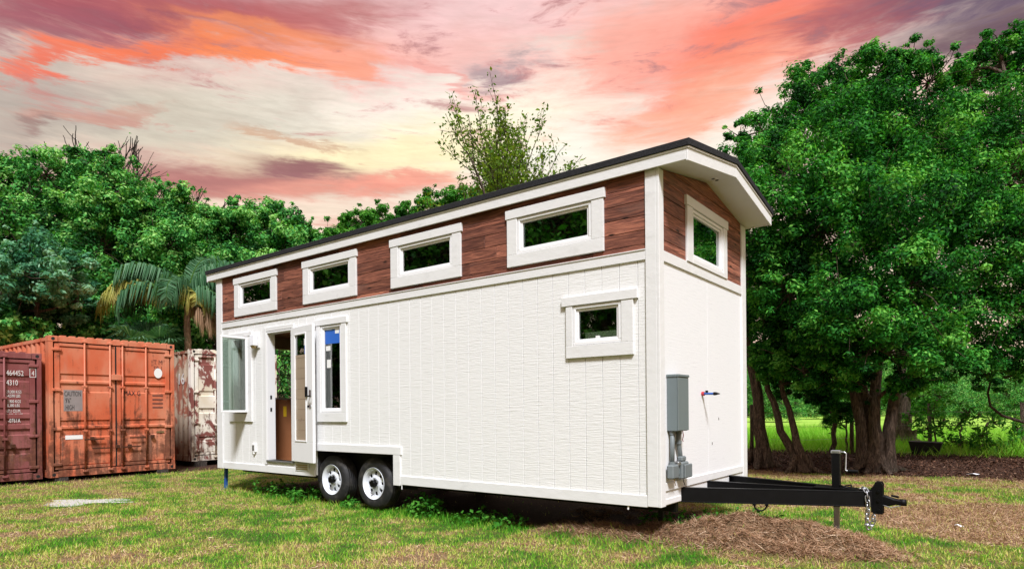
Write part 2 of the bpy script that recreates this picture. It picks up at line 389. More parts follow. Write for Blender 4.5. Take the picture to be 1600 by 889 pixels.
m_leaf('leaf_oak', [(0.0, (0.004, 0.036, 0.006)), (0.42, (0.022, 0.165, 0.020)), (0.75, (0.065, 0.31, 0.036)), (1.0, (0.19, 0.49, 0.08))])
m_leaf('leaf_left', [(0.0, (0.010, 0.06, 0.012)), (0.38, (0.045, 0.24, 0.048)), (0.68, (0.13, 0.43, 0.09)), (1.0, (0.34, 0.62, 0.18))])
m_leaf('leaf_blue', [(0.0, (0.02, 0.11, 0.05)), (0.5, (0.10, 0.30, 0.15)), (1.0, (0.30, 0.52, 0.34))])
m_leaf('leaf_mid', [(0.0, (0.02, 0.11, 0.012)), (0.5, (0.05, 0.22, 0.022)), (1.0, (0.13, 0.36, 0.045))])
m_leaf('leaf_olive', [(0.0, (0.05, 0.12, 0.012)), (0.5, (0.11, 0.20, 0.018)), (1.0, (0.24, 0.32, 0.03))])
m_leaf('leaf_palm', [(0.0, (0.02, 0.07, 0.03)), (0.5, (0.055, 0.15, 0.065)), (1.0, (0.17, 0.30, 0.18))])
m_leaf('leaf_yellow', [(0.0, (0.14, 0.18, 0.04)), (0.5, (0.42, 0.38, 0.09)), (1.0, (0.60, 0.54, 0.22))])
m_leaf('leaf_brown', [(0.0, (0.16, 0.09, 0.05)), (0.5, (0.32, 0.20, 0.12)), (1.0, (0.45, 0.32, 0.20))])
m_leaf('grass', [(0.0, (0.05, 0.22, 0.012)), (0.22, (0.15, 0.40, 0.025)), (0.42, (0.34, 0.48, 0.055)), (0.6, (0.55, 0.52, 0.14)), (0.8, (0.62, 0.49, 0.24)), (1.0, (0.42, 0.25, 0.13))], 0.25, 0.6)
m_leaf('field_grass', [(0.0, (0.08, 0.28, 0.012)), (0.5, (0.20, 0.48, 0.035)), (1.0, (0.42, 0.60, 0.12))], 0.3, 0.6)
m_leaf('straw', [(0.0, (0.06, 0.03, 0.018)), (0.4, (0.25, 0.135, 0.075)), (0.75, (0.44, 0.275, 0.17)), (1.0, (0.62, 0.47, 0.33))], 0.1, 0.7)
m_leaf('litter', [(0.0, (0.022, 0.010, 0.007)), (0.5, (0.075, 0.034, 0.02)), (0.85, (0.17, 0.085, 0.05)), (1.0, (0.32, 0.2, 0.13))], 0.05, 0.7)
def m_bark(name, a, b):
    m, t = material(name); o = t.node('ShaderNodeTexCoord').outputs['Object']
    n = t.noise(t.mapping(o, (26, 26, 4.5)), 1.0, 6, 0.7, 1.2); n = t.smooth(n, 0.32, 0.72); l = t.noise(o, 3.2, 5)
    c = t.mix(n, (*a, 1), (*b, 1)); c = t.mix(t.smooth(l, 0.55, 0.8), c, (0.12, 0.12, 0.085, 1))
    finish(t, c, 0.9, 0, 0.2, n, 1.0, 0.05)
m_bark('bark', (0.045, 0.032, 0.024), (0.40, 0.29, 0.225)); m_bark('bark_grey', (0.05, 0.04, 0.035), (0.18, 0.15, 0.13)); m_bark('palm_trunk', (0.28, 0.17, 0.10), (0.60, 0.42, 0.29))
def m_ground():
    m, t = material('ground')
    o = t.node('ShaderNodeTexCoord').outputs['Object']
    z = t.node('ShaderNodeAttribute', attribute_name='zone').outputs['Color']
    r = t.node('ShaderNodeSeparateColor', inp={0: z}).outputs     # R dry, G litter and shade-darkened ground under the house, B field
    n = t.noise(o, 22, 6, 0.7); n2 = t.noise(o, 5, 5, 0.6)
    w = t.math('ADD', r[0], t.math('MULTIPLY', t.math('SUBTRACT', n2, 0.5), 0.6))
    c = t.ramp(w, [(0.15, (0.08, 0.16, 0.016)), (0.42, (0.19, 0.21, 0.04)), (0.62, (0.30, 0.22, 0.085)), (0.9, (0.34, 0.21, 0.12))])
    c = t.mix(t.smooth(n, 0.35, 0.75, 0.8, 0.1), c, (0.045, 0.035, 0.018, 1))
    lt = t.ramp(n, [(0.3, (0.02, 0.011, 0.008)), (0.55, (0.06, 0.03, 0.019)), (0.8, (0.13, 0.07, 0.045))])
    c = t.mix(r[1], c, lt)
    fd = t.mix(t.noise(o, 0.35, 6, 0.7), (0.15, 0.36, 0.025, 1), (0.38, 0.54, 0.10, 1))
    c = t.mix(r[2], c, fd)
    finish(t, c, 0.9, 0, 0.15, n, 0.7, 0.03)
m_ground()
def m_gravel():
    m, t = material('pale_sand'); o = t.node('ShaderNodeTexCoord').outputs['Object']
    n = t.noise(o, 30, 6, 0.7); c = t.mix(n, (0.24, 0.22, 0.20, 1), (0.66, 0.63, 0.60, 1)); finish(t, c, 0.9, 0, 0.2, n, 0.8, 0.02)
m_gravel()

# ------------------------------------------------------------------ ground
HX0, HY1 = -8.28, 2.59
def mound(x, y):
    "heap of dead grass by the trailer tongue"
    g = 0.0
    for cx, cy, sx, sy, h in ((0.55, 0.75, 0.62, 0.34, 0.15), (1.25, 0.95, 0.50, 0.34, 0.12), (-0.15, 0.45, 0.45, 0.25, 0.10), (1.65, 0.75, 0.30, 0.2, 0.07), (0.2, 1.15, 0.45, 0.3, 0.06), (-0.75, 0.22, 0.30, 0.16, 0.09), (-1.25, 0.16, 0.28, 0.12, 0.07), (-0.3, 0.12, 0.3, 0.12, 0.05), (0.9, 0.35, 0.5, 0.16, 0.06)):
        g = g + h * np.exp(-(((x - cx) / sx) ** 2 + ((y - cy) / sy) ** 2))
    return g * 1.35 * (0.25 + 0.95 * fnoise(x, y, 0.34, 4) + 0.6 * vnoise(x, y, 0.15, 6))
def height(x, y):
    x = np.asarray(x, float); y = np.asarray(y, float)
    h = 0.05 * (fnoise(x, y, 1.7, 1) - 0.5) + 0.10 * (vnoise(x, y, 7, 2) - 0.5) * sstep(np.hypot(x + 4, y), 3, 9)
    bank = sstep(y + 0.05 * x, 9.2, 10.8) * sstep(x, -9, -5) * 0.16
    return h + mound(x, y) + bank - 0.02
def zones(x, y):
    x = np.asarray(x, float); y = np.asarray(y, float)
    dry = 0.48 + 0.75 * (fnoise(x, y, 1.2, 3) - 0.5) + 0.75 * (vnoise(x, y, 0.36, 5) - 0.5) + 0.6 * (vnoise(x, y, 0.13, 7) - 0.5)
    dry = np.maximum(dry, sstep(mound(x, y), 0.02, 0.06))
    tan = sstep(-np.hypot((x - 2.9) / 1.9, (y - 3.6) / 1.9) + 0.25 * (vnoise(x, y, 0.8, 6) - 0.5), -1.05, -0.8)
    strip = np.exp(-((y + 0.06 * x - 8.1) / 0.75) ** 2) * sstep(x, -6, -3) * (0.7 + 0.5 * vnoise(x, y, 1.1, 1))
    dry = np.maximum(dry, np.maximum(tan * 0.95, strip * 0.85))
    edge = np.exp(-((y + 0.15) / 0.35) ** 2) * sstep(x, -9, -7) * sstep(-x, -1, 0.5)
    dry = dry * (1 - 0.25 * edge)
    lit = sstep(y + 0.05 * x + 0.5 * (vnoise(x, y, 0.9, 2) - .5), 8.75, 9.2) * sstep(-(y + 0.05 * x), -15.0, -12.6) * sstep(x, -12, -8)
    lit = np.maximum(lit, sstep(-x, 12.2, 12.7) * sstep(-y, -9, -7)); back = sstep(y, 2.6, 3.2) * sstep(-x, 3.5, 4.5) * 0.7; lit = np.maximum(lit, back)
    under = sstep(y, 0.35, 0.7) * sstep(-y, -2.5, -2.2) * sstep(x, -8.3, -8) * sstep(-x, 0.1, 0.4)  # shade below the house put into the ground colour
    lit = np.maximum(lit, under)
    fld = sstep(y + 0.05 * x, 13.0, 15.5) * sstep(x + 0.6 * (y - 14), -14, -11)
    return np.clip(dry, 0, 1), np.clip(lit, 0, 1) * (1 - fld), fld
def graded(lo, hi, a, b, step):
    inner = np.arange(a, b + 1e-6, step); out = [inner]
    s = step; x = b; r = []
    while x < hi: s *= 1.22; x += s; r.append(min(x, hi))
    out.append(np.array(r)); s = step; x = a; l = []
    while x > lo: s *= 1.22; x -= s; l.append(max(x, lo))
    return np.concatenate([np.array(l[::-1]), inner, np.array(r)])
gx = graded(-600, 600, -13.5, 5, 0.07); gy = graded(-600, 600, -5, 9, 0.07)
GX, GY = np.meshgrid(gx, gy); nx, ny = len(gx), len(gy)
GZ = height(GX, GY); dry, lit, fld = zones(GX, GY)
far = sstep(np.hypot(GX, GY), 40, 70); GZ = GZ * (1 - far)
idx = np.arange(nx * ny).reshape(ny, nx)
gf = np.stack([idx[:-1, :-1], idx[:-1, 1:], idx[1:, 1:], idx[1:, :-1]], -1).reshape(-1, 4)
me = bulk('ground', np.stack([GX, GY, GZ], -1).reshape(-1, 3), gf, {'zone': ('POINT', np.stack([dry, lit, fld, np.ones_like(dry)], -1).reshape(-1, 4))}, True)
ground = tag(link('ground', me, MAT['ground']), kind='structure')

# ------------------------------------------------------------------ tiny house on its trailer
Z0 = 0.42
house = empty('tiny_house', (-4.14, 1.295, 0), label='white tiny house on a black trailer with stained wood band under the roof', cat='tiny house')
bpy.context.view_layer.update()
INV = house.matrix_world.inverted()
def hp(mb, name, mat, parent=None, bevel=0.0, smooth=False):
    "a part of the house: coordinates are given in the yard's frame with heights over the trailer floor line"
    o = mb.build(name, MAT[mat], parent or house, bevel, smooth)
    if parent is None: o.matrix_parent_inverse = Matrix.Translation((4.14, -1.295, Z0))
    return o
WIN_C = [-7.08, -5.12, -3.16, -1.20]
holes = [(c - 0.48, c + 0.48, 2.70, 3.10) for c in WIN_C] + [(-0.955, -0.385, 1.615, 2.03), (-5.325, -4.84, 0.93, 2.20), (-7.80, -7.32, 0.93, 2.20), (-6.76, -6.03, 0.17, 2.23), (-5.50, -3.72, -0.1, 0.40)]
# wall cores
def wall_rects(full, hs):
    r = [full]
    for h in hs: r = minus(r, h)
    return r
mb = MB()
for x0, x1, z0, z1 in wall_rects((HX0, 0, -0.01, 3.30), holes): mb.box(x0, x1, 0.0, 0.10, z0, z1)
wall_side = hp(mb, 'wall', 'trim')
mb = MB()
light_holes = [(-7.9, -6.7, 0.95, 2.15), (-5.4, -4.2, 1.2, 2.15), (-2.4, -1.2, 1.2, 2.15)]  # unseen far-side window openings, added to let light into the interior
for x0, x1, z0, z1 in wall_rects((HX0, 0, -0.01, 3.30), light_holes): mb.box(x0, x1, HY1 - 0.10, HY1, z0, z1)
hp(mb, 'wall', 'trim')
fhole = (0.82, 1.77, 2.545, 3.08)
mb = MB()
for y0, y1, z0, z1 in wall_rects((0.1, HY1 - 0.1, 0.16, 3.27), [fhole]): mb.box(-0.10, 0.0, y0, y1, z0, z1)
wall_front = hp(mb, 'wall', 'trim')
hp(MB().prism([(0.1, 3.27), (HY1 - 0.1, 3.27), (HY1 / 2, 3.47)], 'x', -0.10, -0.002), 'gable', 'trim')
mb = MB()
for y0, y1, z0, z1 in wall_rects((0.1, HY1 - 0.1, -0.01, 3.27), [(0.75, 1.85, 1.17, 2.13)]): mb.box(HX0, HX0 + 0.10, y0, y1, z0, z1)
hp(mb, 'wall', 'interior')
# inside: lining, floor, ceiling, hardboard with sticker
mb = MB()
for x0, x1, z0, z1 in wall_rects((HX0 + 0.1, -0.1, 0.08, 3.25), holes): mb.box(x0, x1, 0.103, 0.112, z0, z1)
hp(mb, 'wall_lining', 'interior'); mb = MB()
for x0, x1, z0, z1 in wall_rects((HX0 + 0.1, -0.1, 0.08, 3.25), light_holes): mb.box(x0, x1, HY1 - 0.112, HY1 - 0.103, z0, z1)
hp(mb, 'wall_lining', 'interior')
for h in light_holes:  # frames and panes of the added far-side windows
    w = hp(MB().box(h[0], h[1], HY1 - 0.09, HY1 - 0.02, h[2], h[2] + 0.05).box(h[0], h[1], HY1 - 0.09, HY1 - 0.02, h[3] - 0.05, h[3]).box(h[0], h[0] + 0.05, HY1 - 0.089, HY1 - 0.021, h[2] + 0.05, h[3] - 0.05).box(h[1] - 0.05, h[1], HY1 - 0.089, HY1 - 0.021, h[2] + 0.05, h[3] - 0.05), 'window', 'vinyl')
    MB().box(h[0] + 0.05, h[1] - 0.05, HY1 - 0.056, HY1 - 0.05, h[2] + 0.05, h[3] - 0.05).build('pane', MAT['glass'], w)
hp(MB().box(HX0 + 0.1, -5.52, 0.10, HY1 - 0.10, 0.0, 0.06).box(-5.52, -3.70, 0.39, HY1 - 0.39, 0.0, 0.06).box(-3.70, -0.1, 0.10, HY1 - 0.10, 0.0, 0.06), 'floor_deck', 'interior')
hp(MB().box(HX0 + 0.1, -0.1, 0.113, HY1 - 0.113, 2.34, 2.40), 'loft_floor', 'wood_stain')
hb = hp(MB().box(-7.265, -7.25, 0.13, 1.05, 0.065, 1.155), 'hardboard_panel', 'hardboard')
hp(MB().box(-7.2495, -7.2465, 0.59, 0.65, 0.86, 1.04), 'yellow_sticker', 'yellow_sticker')
hp(MB().box(HX0 + 0.101, HX0 + 0.114, 0.5, 2.1, 1.17, 1.21), 'sill', 'trim')
# vertical siding boards of the long wall
x = HX0 + 0.155; bi = 0
while x < -0.12:
    x1 = min(x + 0.203, -0.112)
    top = 2.405; bot = 0.08
    for a, b, z0, z1 in wall_rects((x + 0.0026, x1 - 0.0026, bot, top), [(h[0] - 0.005, h[1] + 0.005, h[2] - 0.005, h[3] + 0.005) for h in holes[4:]]):
        hp(MB().box(a, b, -0.012, 0.002, z0, z1), 'siding_board', 'siding', bevel=0.002)
    x += 0.203; bi += 1
# front panel sheets (two, with a joint)
mb = MB().box(-0.002, 0.012, 0.07, 1.285, 0.205, 2.40); hp(mb, 'siding_panel', 'panel_front', bevel=0.002)
mb = MB().box(-0.002, 0.012, 1.288, 2.50, 0.205, 2.40); hp(mb, 'siding_panel', 'panel_front', bevel=0.002)
# stained planks, long wall: rows with staggered joints, cut round the window frames
rows = [2.502, 2.56, 2.70, 2.845, 2.99, 3.135, 3.285]
wh = [(h[0], h[1], h[2], h[3]) for h in holes[:4]]
for ri in range(len(rows) - 1):
    x = HX0 + 0.15; cuts = [x]
    while x < -0.12:
        x += random.choice([0.6, 0.9, 1.2, 1.7, 2.4]) * random.uniform(0.9, 1.1); cuts.append(min(x, -0.113))
        if -0.113 - x < 0.25: cuts[-1] = -0.113; break
    for a, b in zip(cuts[:-1], cuts[1:]):
        pr = random.uniform(0, 0.004)
        for r in wall_rects((a + 0.001, b - 0.001, rows[ri] + 0.002, rows[ri + 1] - 0.003), wh):
            hp(MB().box(r[0], r[1], -0.013 - pr, 0.001, r[2], r[3]), 'plank', 'wood_stain', bevel=0.0025)
# stained planks, gable end, clipped by the roof slope
def clip(poly, f):
    out = []
    for i in range(len(poly)):
        p, q = poly[i], poly[(i + 1) % len(poly)]; a, b = f(p), f(q)
        if a >= 0: out.append(p)
        if (a >= 0) != (b >= 0):
            t = a / (a - b); out.append((p[0] + (q[0] - p[0]) * t, p[1] + (q[1] - p[1]) * t))
    return out
RZ = 3.49
slope = (RZ - 3.275) / (HY1 / 2)
rows2 = [2.492, 2.60, 2.745, 2.89, 3.035, 3.18, 3.325, 3.49]
for ri in range(len(rows2) - 1):
    for r in wall_rects((0.075, HY1 - 0.12, rows2[ri] + 0.002, rows2[ri + 1] - 0.003), [fhole]):
        poly = [(r[0], r[2]), (r[1], r[2]), (r[1], r[3]), (r[0], r[3])]
        poly = clip(poly, lambda p: 3.275 + slope * p[0] - p[1]); poly = clip(poly, lambda p: 3.275 + slope * (HY1 - p[0]) - p[1]) if poly else poly
        if len(poly) > 2: hp(MB().prism(poly, 'x', -0.001, 0.013 + random.uniform(0, 0.003)), 'plank', 'wood_stain', bevel=0.0025)
# trims
TR = 0.032
hp(MB().box(-0.115, 0.0, -TR, 0.001, -0.02, 3.27), 'corner_trim', 'trim', bevel=0.003)
hp(MB().box(0.001, TR, -TR, 0.078, -0.021, 3.272), 'corner_trim', 'trim', bevel=0.003)
hp(MB().box(0.0, TR, 2.465, HY1 + TR, -0.02, 3.272), 'corner_trim', 'trim', bevel=0.003)
hp(MB().box(HX0 - TR, HX0 + 0.15, -TR, 0.001, -0.03, 3.27), 'corner_trim', 'trim', bevel=0.003)
hp(MB().box(HX0 + 0.151, -0.116, -TR + 0.004, 0.001, 2.402, 2.500), 'belt_trim', 'trim', bevel=0.003)
hp(MB().box(HX0 + 0.151, -0.116, -TR - 0.004, 0.0, 2.497, 2.508), 'drip_cap', 'trim', bevel=0.002)
hp(MB().box(0.0, TR - 0.004, 0.079, 2.464, 2.385, 2.490), 'belt_trim', 'trim', bevel=0.003)
hp(MB().box(HX0 + 0.151, -5.505, -TR + 0.005, 0.001, -0.028, 0.082), 'skirt_board', 'trim', bevel=0.003)
hp(MB().box(-3.64, -0.116, -TR + 0.005, 0.001, -0.03, 0.085), 'skirt_board', 'trim', bevel=0.003)
hp(MB().box(-5.50, -3.62, -TR - 0.002, 0.001, 0.36, 0.468), 'wheel_well_trim', 'trim', bevel=0.003)
hp(MB().box(-3.775, -3.642, -TR, 0.001, -0.045, 0.358), 'wheel_well_trim', 'trim', bevel=0.003)
hp(MB().box(0.0, TR - 0.006, 0.079, 2.464, 0.125, 0.205), 'skirt_board', 'trim', bevel=0.003)
for a, b in ((0.079, 0.50), (0.56, 1.24), (1.30, 1.97), (2.03, 2.464)):
    hp(MB().box(-0.02, 0.012, a, b, -0.02, 0.124), 'skirt_board', 'trim', bevel=0.003)
    hp(MB().box(0.012, 0.022, a + 0.02, b - 0.02, -0.012, 0.045), 'skirt_strip', 'trim', bevel=0.003)
# windows
def window_side(x0, x1, z0, z1, trim, ears=0.02, head=0.10, side=None, sill=None, label=None, pane=True):
    "frame rect, trim rect; builds window > trim boards, frame, pane"
    w = empty('window', parent=house, label=label); w.matrix_parent_inverse = Matrix.Translation((4.14, -1.295, Z0))
    tx0, tx1, tz0, tz1 = trim
    P = lambda mb, n, m, bv=0.003: mb.build(n, MAT[m], w, bv)
    P(MB().box(tx0 - ears, tx1 + ears, -0.046, -0.0125, z1 + 0.004, tz1), 'head_trim', 'trim')
    P(MB().box(tx0, tx1, -0.040, -0.0125, tz0, z0 - 0.004), 'sill_trim', 'trim')
    P(MB().box(tx0, x0 - 0.003, -0.039, -0.0125, z0 - 0.003, z1 + 0.003), 'side_trim', 'trim')
    P(MB().box(x1 + 0.003, tx1, -0.039, -0.0125, z0 - 0.003, z1 + 0.003), 'side_trim', 'trim')
    fw = 0.035
    f = MB()
    f.box(x0, x1, -0.030, 0.06, z0, z0 + fw).box(x0, x1, -0.030, 0.06, z1 - fw, z1).box(x0, x0 + fw, -0.0299, 0.0599, z0 + fw, z1 - fw).box(x1 - fw, x1, -0.0299, 0.0599, z0 + fw, z1 - fw)
    P(f, 'frame', 'vinyl', 0.004)
    if pane:
        s = MB(); a, b, c, d = x0 + fw, x1 - fw, z0 + fw, z1 - fw; k = 0.026
        s.box(a, b, -0.014, 0.03, c, c + k).box(a, b, -0.014, 0.03, d - k, d).box(a, a + k, -0.0139, 0.0299, c + k, d - k).box(b - k, b, -0.0139, 0.0299, c + k, d - k)
        P(s, 'sash', 'vinyl', 0.004)
        P(MB().box(a + k - .004, b - k + .004, 0.004, 0.010, c + k - .004, d - k + .004), 'pane', 'glass', 0)
    return w
for i, c in enumerate(WIN_C):
    window_side(c - 0.48, c + 0.48, 2.70, 3.10, (c - 0.625, c + 0.625, 2.56, 3.205), 0.018)
w = window_side(-0.955, -0.385, 1.615, 2.03, (-1.04, -0.25, 1.48, 2.13), 0.05)
MB().box(-0.69, -0.65, -0.012, 0.02, 1.672, 1.70).build('latch', MAT['vinyl'], w)
w = window_side(-5.325, -4.84, 0.93, 2.20, (-5.42, -4.735, 0.79, 2.295), 0.03)
MB().box(-5.255, -4.91, 0.0012, 0.0032, 1.93, 2.13).build('blue_tape', MAT['blue_tape'], w)
for a, b, c, d in ((-5.02, -4.93, 2.07, 2.14), (-5.235, -5.13, 1.83, 1.90), (-5.215, -5.12, 1.58, 1.70)): MB().box(a, b, -0.0012, 0.0008, c, d).build('paper_label', MAT['paper'], w)
w = window_side(-7.80, -7.32, 0.93, 2.20, (-7.90, -7.19, 0.785, 2.275), 0.02, pane=False)
ang = R_(-91)
def swung(hx, mb, ang, hy=-0.034):
    ca, sa = math.cos(ang), math.sin(ang)
    mb.v = [(hx + x * ca - (y) * sa, hy + x * sa + y * ca, z) for x, y, z in mb.v]; return mb
# opened casement sash: hinged on its right side, swung straight out from the wall
s = MB(); W_ = 0.455
s.box(-W_, 0, -0.02, 0.02, 0.94, 0.975).box(-W_, 0, -0.02, 0.02, 2.155, 2.19).box(-W_, -W_ + 0.032, -0.0199, 0.0199, 0.975, 2.155).box(-0.032, 0, -0.0199, 0.0199, 0.975, 2.155)
sash = swung(-7.33, s, R_(90)).build('open_sash', MAT['vinyl'], w, 0.004); tag(sash, 'casement sash standing open at a right angle to the wall')
swung(-7.33, MB().box(-W_ + 0.03, -0.03, -0.003, 0.003, 0.972, 2.158), R_(90)).build('pane', MAT['glass'], sash)
MB().box(-7.62, -7.34, -0.05, -0.03, 0.935, 0.95).build('stay_arm', MAT['galv'], w)
# gable end window
w = empty('window', parent=house); w.matrix_parent_inverse = Matrix.Translation((4.14, -1.295, Z0))
P = lambda mb, n, m, bv=0.003: mb.build(n, MAT[m], w, bv)
y0, y1, z0, z1 = fhole
P(MB().box(0.0125, 0.046, 0.64, 1.925, 3.084, 3.185), 'head_trim', 'trim'); P(MB().box(0.0125, 0.040, 0.665, 0.817, 2.491, 3.083), 'side_trim', 'trim')
P(MB().box(0.0125, 0.040, 1.773, 1.90, 2.491, 3.083), 'side_trim', 'trim'); P(MB().box(0.0125, 0.041, 0.818, 1.772, 2.491, 2.541), 'sill_trim', 'trim')
f = MB(); fw = 0.035
f.box(-0.06, 0.03, y0, y1, z0, z0 + fw).box(-0.06, 0.03, y0, y1, z1 - fw, z1).box(-0.0599, 0.0299, y0, y0 + fw, z0 + fw, z1 - fw).box(-0.0599, 0.0299, y1 - fw, y1, z0 + fw, z1 - fw); P(f, 'frame', 'vinyl', 0.004)
s = MB(); a, b, c, d = y0 + fw, y1 - fw, z0 + fw, z1 - fw; k = 0.026
s.box(-0.03, 0.014, a, b, c, c + k).box(-0.03, 0.014, a, b, d - k, d).box(-0.0299, 0.0139, a, a + k, c + k, d - k).box(-0.0299, 0.0139, b - k, b, c + k, d - k); P(s, 'sash', 'vinyl', 0.004)
P(MB().box(-0.010, -0.004, a + k - .004, b - k + .004, c + k - .004, d - k + .004), 'pane', 'glass', 0)
# door frame and open door leaf
dr = empty('door_frame', parent=house); dr.matrix_parent_inverse = Matrix.Translation((4.14, -1.295, Z0))
P = lambda mb, n, m, bv=0.003: mb.build(n, MAT[m], dr, bv)
P(MB().box(-6.83, -6.762, -0.034, -0.0125, 0.10, 2.30), 'casing', 'trim'); P(MB().box(-6.761, -6.0, -0.0335, -0.0125, 2.235, 2.30), 'casing', 'trim')
P(MB().box(-6.76, -6.735, -0.03, 0.115, 0.17, 2.23), 'jamb', 'vinyl'); P(MB().box(-6.055, -6.03, -0.012, 0.115, 0.17, 2.23), 'jamb', 'vinyl'); P(MB().box(-6.735, -6.055, -0.03, 0.115, 2.205, 2.23), 'jamb', 'vinyl')
P(MB().box(-6.76, -6.03, -0.045, 0.11, 0.145, 0.17), 'threshold', 'galv')
for z in (1.18, 0.98): P(MB().box(-6.734, -6.731, 0.02, 0.05, z - 0.03, z + 0.03), 'strike_plate', 'black_steel', 0)
leafw = 0.715; TH = R_(-9.0)
s = MB()
s.box(0, leafw, -0.045, 0, 0.185, 0.49).box(0, leafw, -0.045, 0, 2.12, 2.225).box(0, 0.125, -0.0449, -0.0001, 0.49, 2.12).box(leafw - 0.20, leafw, -0.0449, -0.0001, 0.49, 2.12)
leaf = hp(swung(-6.03, s, TH, -0.015), 'door', 'vinyl', bevel=0.004); tag(leaf, 'white glazed door folded right back against the wall')
L = lambda mb, n, m, bv=0.0: swung(-6.03, mb, TH, -0.015).build(n, MAT[m], leaf, bv)
s = MB(); a, b, c, d = 0.125, leafw - 0.20, 0.49, 2.12; k = 0.022
s.box(a, b, -0.053, 0.006, c, c + k).box(a, b, -0.053, 0.006, d - k, d).box(a, a + k, -0.0529, 0.0059, c + k, d - k).box(b - k, b, -0.0529, 0.0059, c + k, d - k); L(s, 'glazing_bead', 'vinyl', 0.004)
L(MB().box(a + k - .003, b - k + .003, -0.030, -0.024, c + k - .003, d - k + .003), 'pane', 'glass')
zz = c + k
for i in range(9):  # opaque tan strips painted in for the reflection in the door glass
    z2 = min(zz + 0.155, 1.80); L(MB().box(a + k, b - k, -0.036 + 0.002 * (i % 2), -0.033 + 0.002 * (i % 2), zz, z2 - 0.003), 'tan_reflection', 'tan_reflection'); zz = z2
L(MB().box(b - k - 0.04, b - k, -0.040, -0.0385, 1.80, 1.95), 'blue_tape', 'blue_tape'); L(MB().box(b - k - 0.05, b - k, -0.0402, -0.0387, 1.93, 2.03), 'paper_label', 'paper')
L(MB().box(leafw - 0.20 + 0.005, leafw - 0.155, -0.075, -0.045, 1.16, 1.31), 'keypad_lock', 'black_steel', 0.004)
L(MB().box(leafw - 0.10, leafw - 0.04, -0.055, -0.045, 1.17, 1.26), 'escutcheon', 'zinc', 0.003); L(MB().tube([(leafw - 0.07, -0.05, 1.17), (leafw - 0.07, -0.10, 1.17), (leafw + 0.03, -0.105, 1.165)], 0.011), 'lever', 'black_steel')
for z in (1.02,): L(MB().tube([(leafw - 0.07, -0.045, z), (leafw - 0.07, -0.056, z)], 0.026, 12), 'deadbolt', 'zinc'); L(MB().tube([(leafw - 0.135, -0.045, z), (leafw - 0.135, -0.056, z)], 0.018, 12), 'deadbolt', 'black_steel')
for z in (0.4, 1.2, 2.0): L(MB().tube([(-0.006, -0.01, z - 0.05), (-0.006, -0.01, z + 0.05)], 0.009, 8), 'hinge', 'zinc')
# porch lamp, outlet, vent
lp = hp(MB().box(-7.12, -6.96, -0.035, -0.012, 1.99, 2.24), 'porch_lamp', 'trim', bevel=0.004)
MB().box(-7.11, -6.98, -0.115, -0.0355, 2.02, 2.20).build('lamp_shade', MAT['lamp_glass'], lp, 0.012); MB().tube([(-7.045, -0.075, 2.02), (-7.045, -0.075, 1.985)], [0.05, 0.035], 12).build('lamp_base', MAT['brass'], lp)
ol = hp(MB().box(-7.19, -7.085, -0.045, -0.012, 0.285, 0.425), 'outlet_cover', 'paper', bevel=0.006)
MB().box(-7.165, -7.11, -0.05, -0.0452, 0.31, 0.40).build('outlet_lid', MAT['galv'], ol, 0.004); MB().tube([(-7.137, -0.03, 0.286), (-7.137, -0.03, 0.255)], 0.02).build('outlet_stub', MAT['paper'], ol)
vt = hp(MB().box(-5.98, -5.64, -0.036, -0.0275, 0.04, 0.16), 'vent', 'trim', bevel=0.002)
for k in range(3): MB().box(-5.955, -5.665, -0.044, -0.037, 0.063 + k * 0.03, 0.078 + k * 0.03).build('louvre', MAT['brass'], vt)
# roof
OG, OL, OS = 0.345, 0.27, 0.075
EZ = 3.262
def rz(y, base): return base + slope * min(max(y, -1), HY1 + 1) if y <= HY1 / 2 else base + slope * (HY1 - y)
ya, yb, yc = -OS, HY1 / 2, HY1 + OS
def gable(lo, hi, ya=ya, yc=yc): return [(ya, rz(ya, lo)), (yb, rz(yb, lo)), (yc, rz(yc, lo)), (yc, rz(yc, hi)), (yb, rz(yb, hi)), (ya, rz(ya, hi))]
roof = hp(MB().prism(gable(EZ + 0.135, EZ + 0.205, ya - 0.02, yc + 0.02), 'x', HX0 - OL - 0.02, OG + 0.022), 'roof', 'shingle', bevel=0.006)
hp(MB().prism(gable(EZ + 0.118, EZ + 0.134, ya - 0.008, yc + 0.008), 'x', HX0 - OL - 0.008, OG + 0.010), 'drip_edge', 'vinyl')
hp(MB().box(HX0 - OL + 0.02, OG - 0.0205, ya, ya + 0.02, EZ + 0.0, EZ + 0.115), 'fascia', 'trim', bevel=0.003)
hp(MB().box(HX0 - OL + 0.02, OG - 0.0205, yc - 0.02, yc, EZ + 0.0, EZ + 0.115), 'fascia', 'trim', bevel=0.003)
for xx in (OG, HX0 - OL + 0.02):
    hp(MB().prism([(ya, rz(ya, EZ)), (yb, rz(yb, EZ)), (yb, rz(yb, EZ + 0.117)), (ya, rz(ya, EZ + 0.117))], 'x', xx - 0.02, xx), 'rake_board', 'trim', bevel=0.003)
    hp(MB().prism([(yb + 0.002, rz(yb, EZ)), (yc, rz(yc, EZ)), (yc, rz(yc, EZ + 0.117)), (yb + 0.002, rz(yb, EZ + 0.117))], 'x', xx - 0.02, xx), 'rake_board', 'trim', bevel=0.003)
sof = hp(MB().prism(gable(EZ + 0.02, EZ + 0.10, ya + 0.021, yc - 0.021), 'x', 0.0, OG - 0.021), 'soffit', 'trim')
hp(MB().prism(gable(EZ + 0.02, EZ + 0.10, ya + 0.021, yc - 0.021), 'x', HX0 - OL + 0.021, HX0), 'soffit', 'trim')
hp(MB().prism(gable(EZ + 0.03, EZ + 0.115, ya + 0.021, yc - 0.021), 'x', HX0 + 0.001, -0.001), 'ceiling', 'wood_stain')
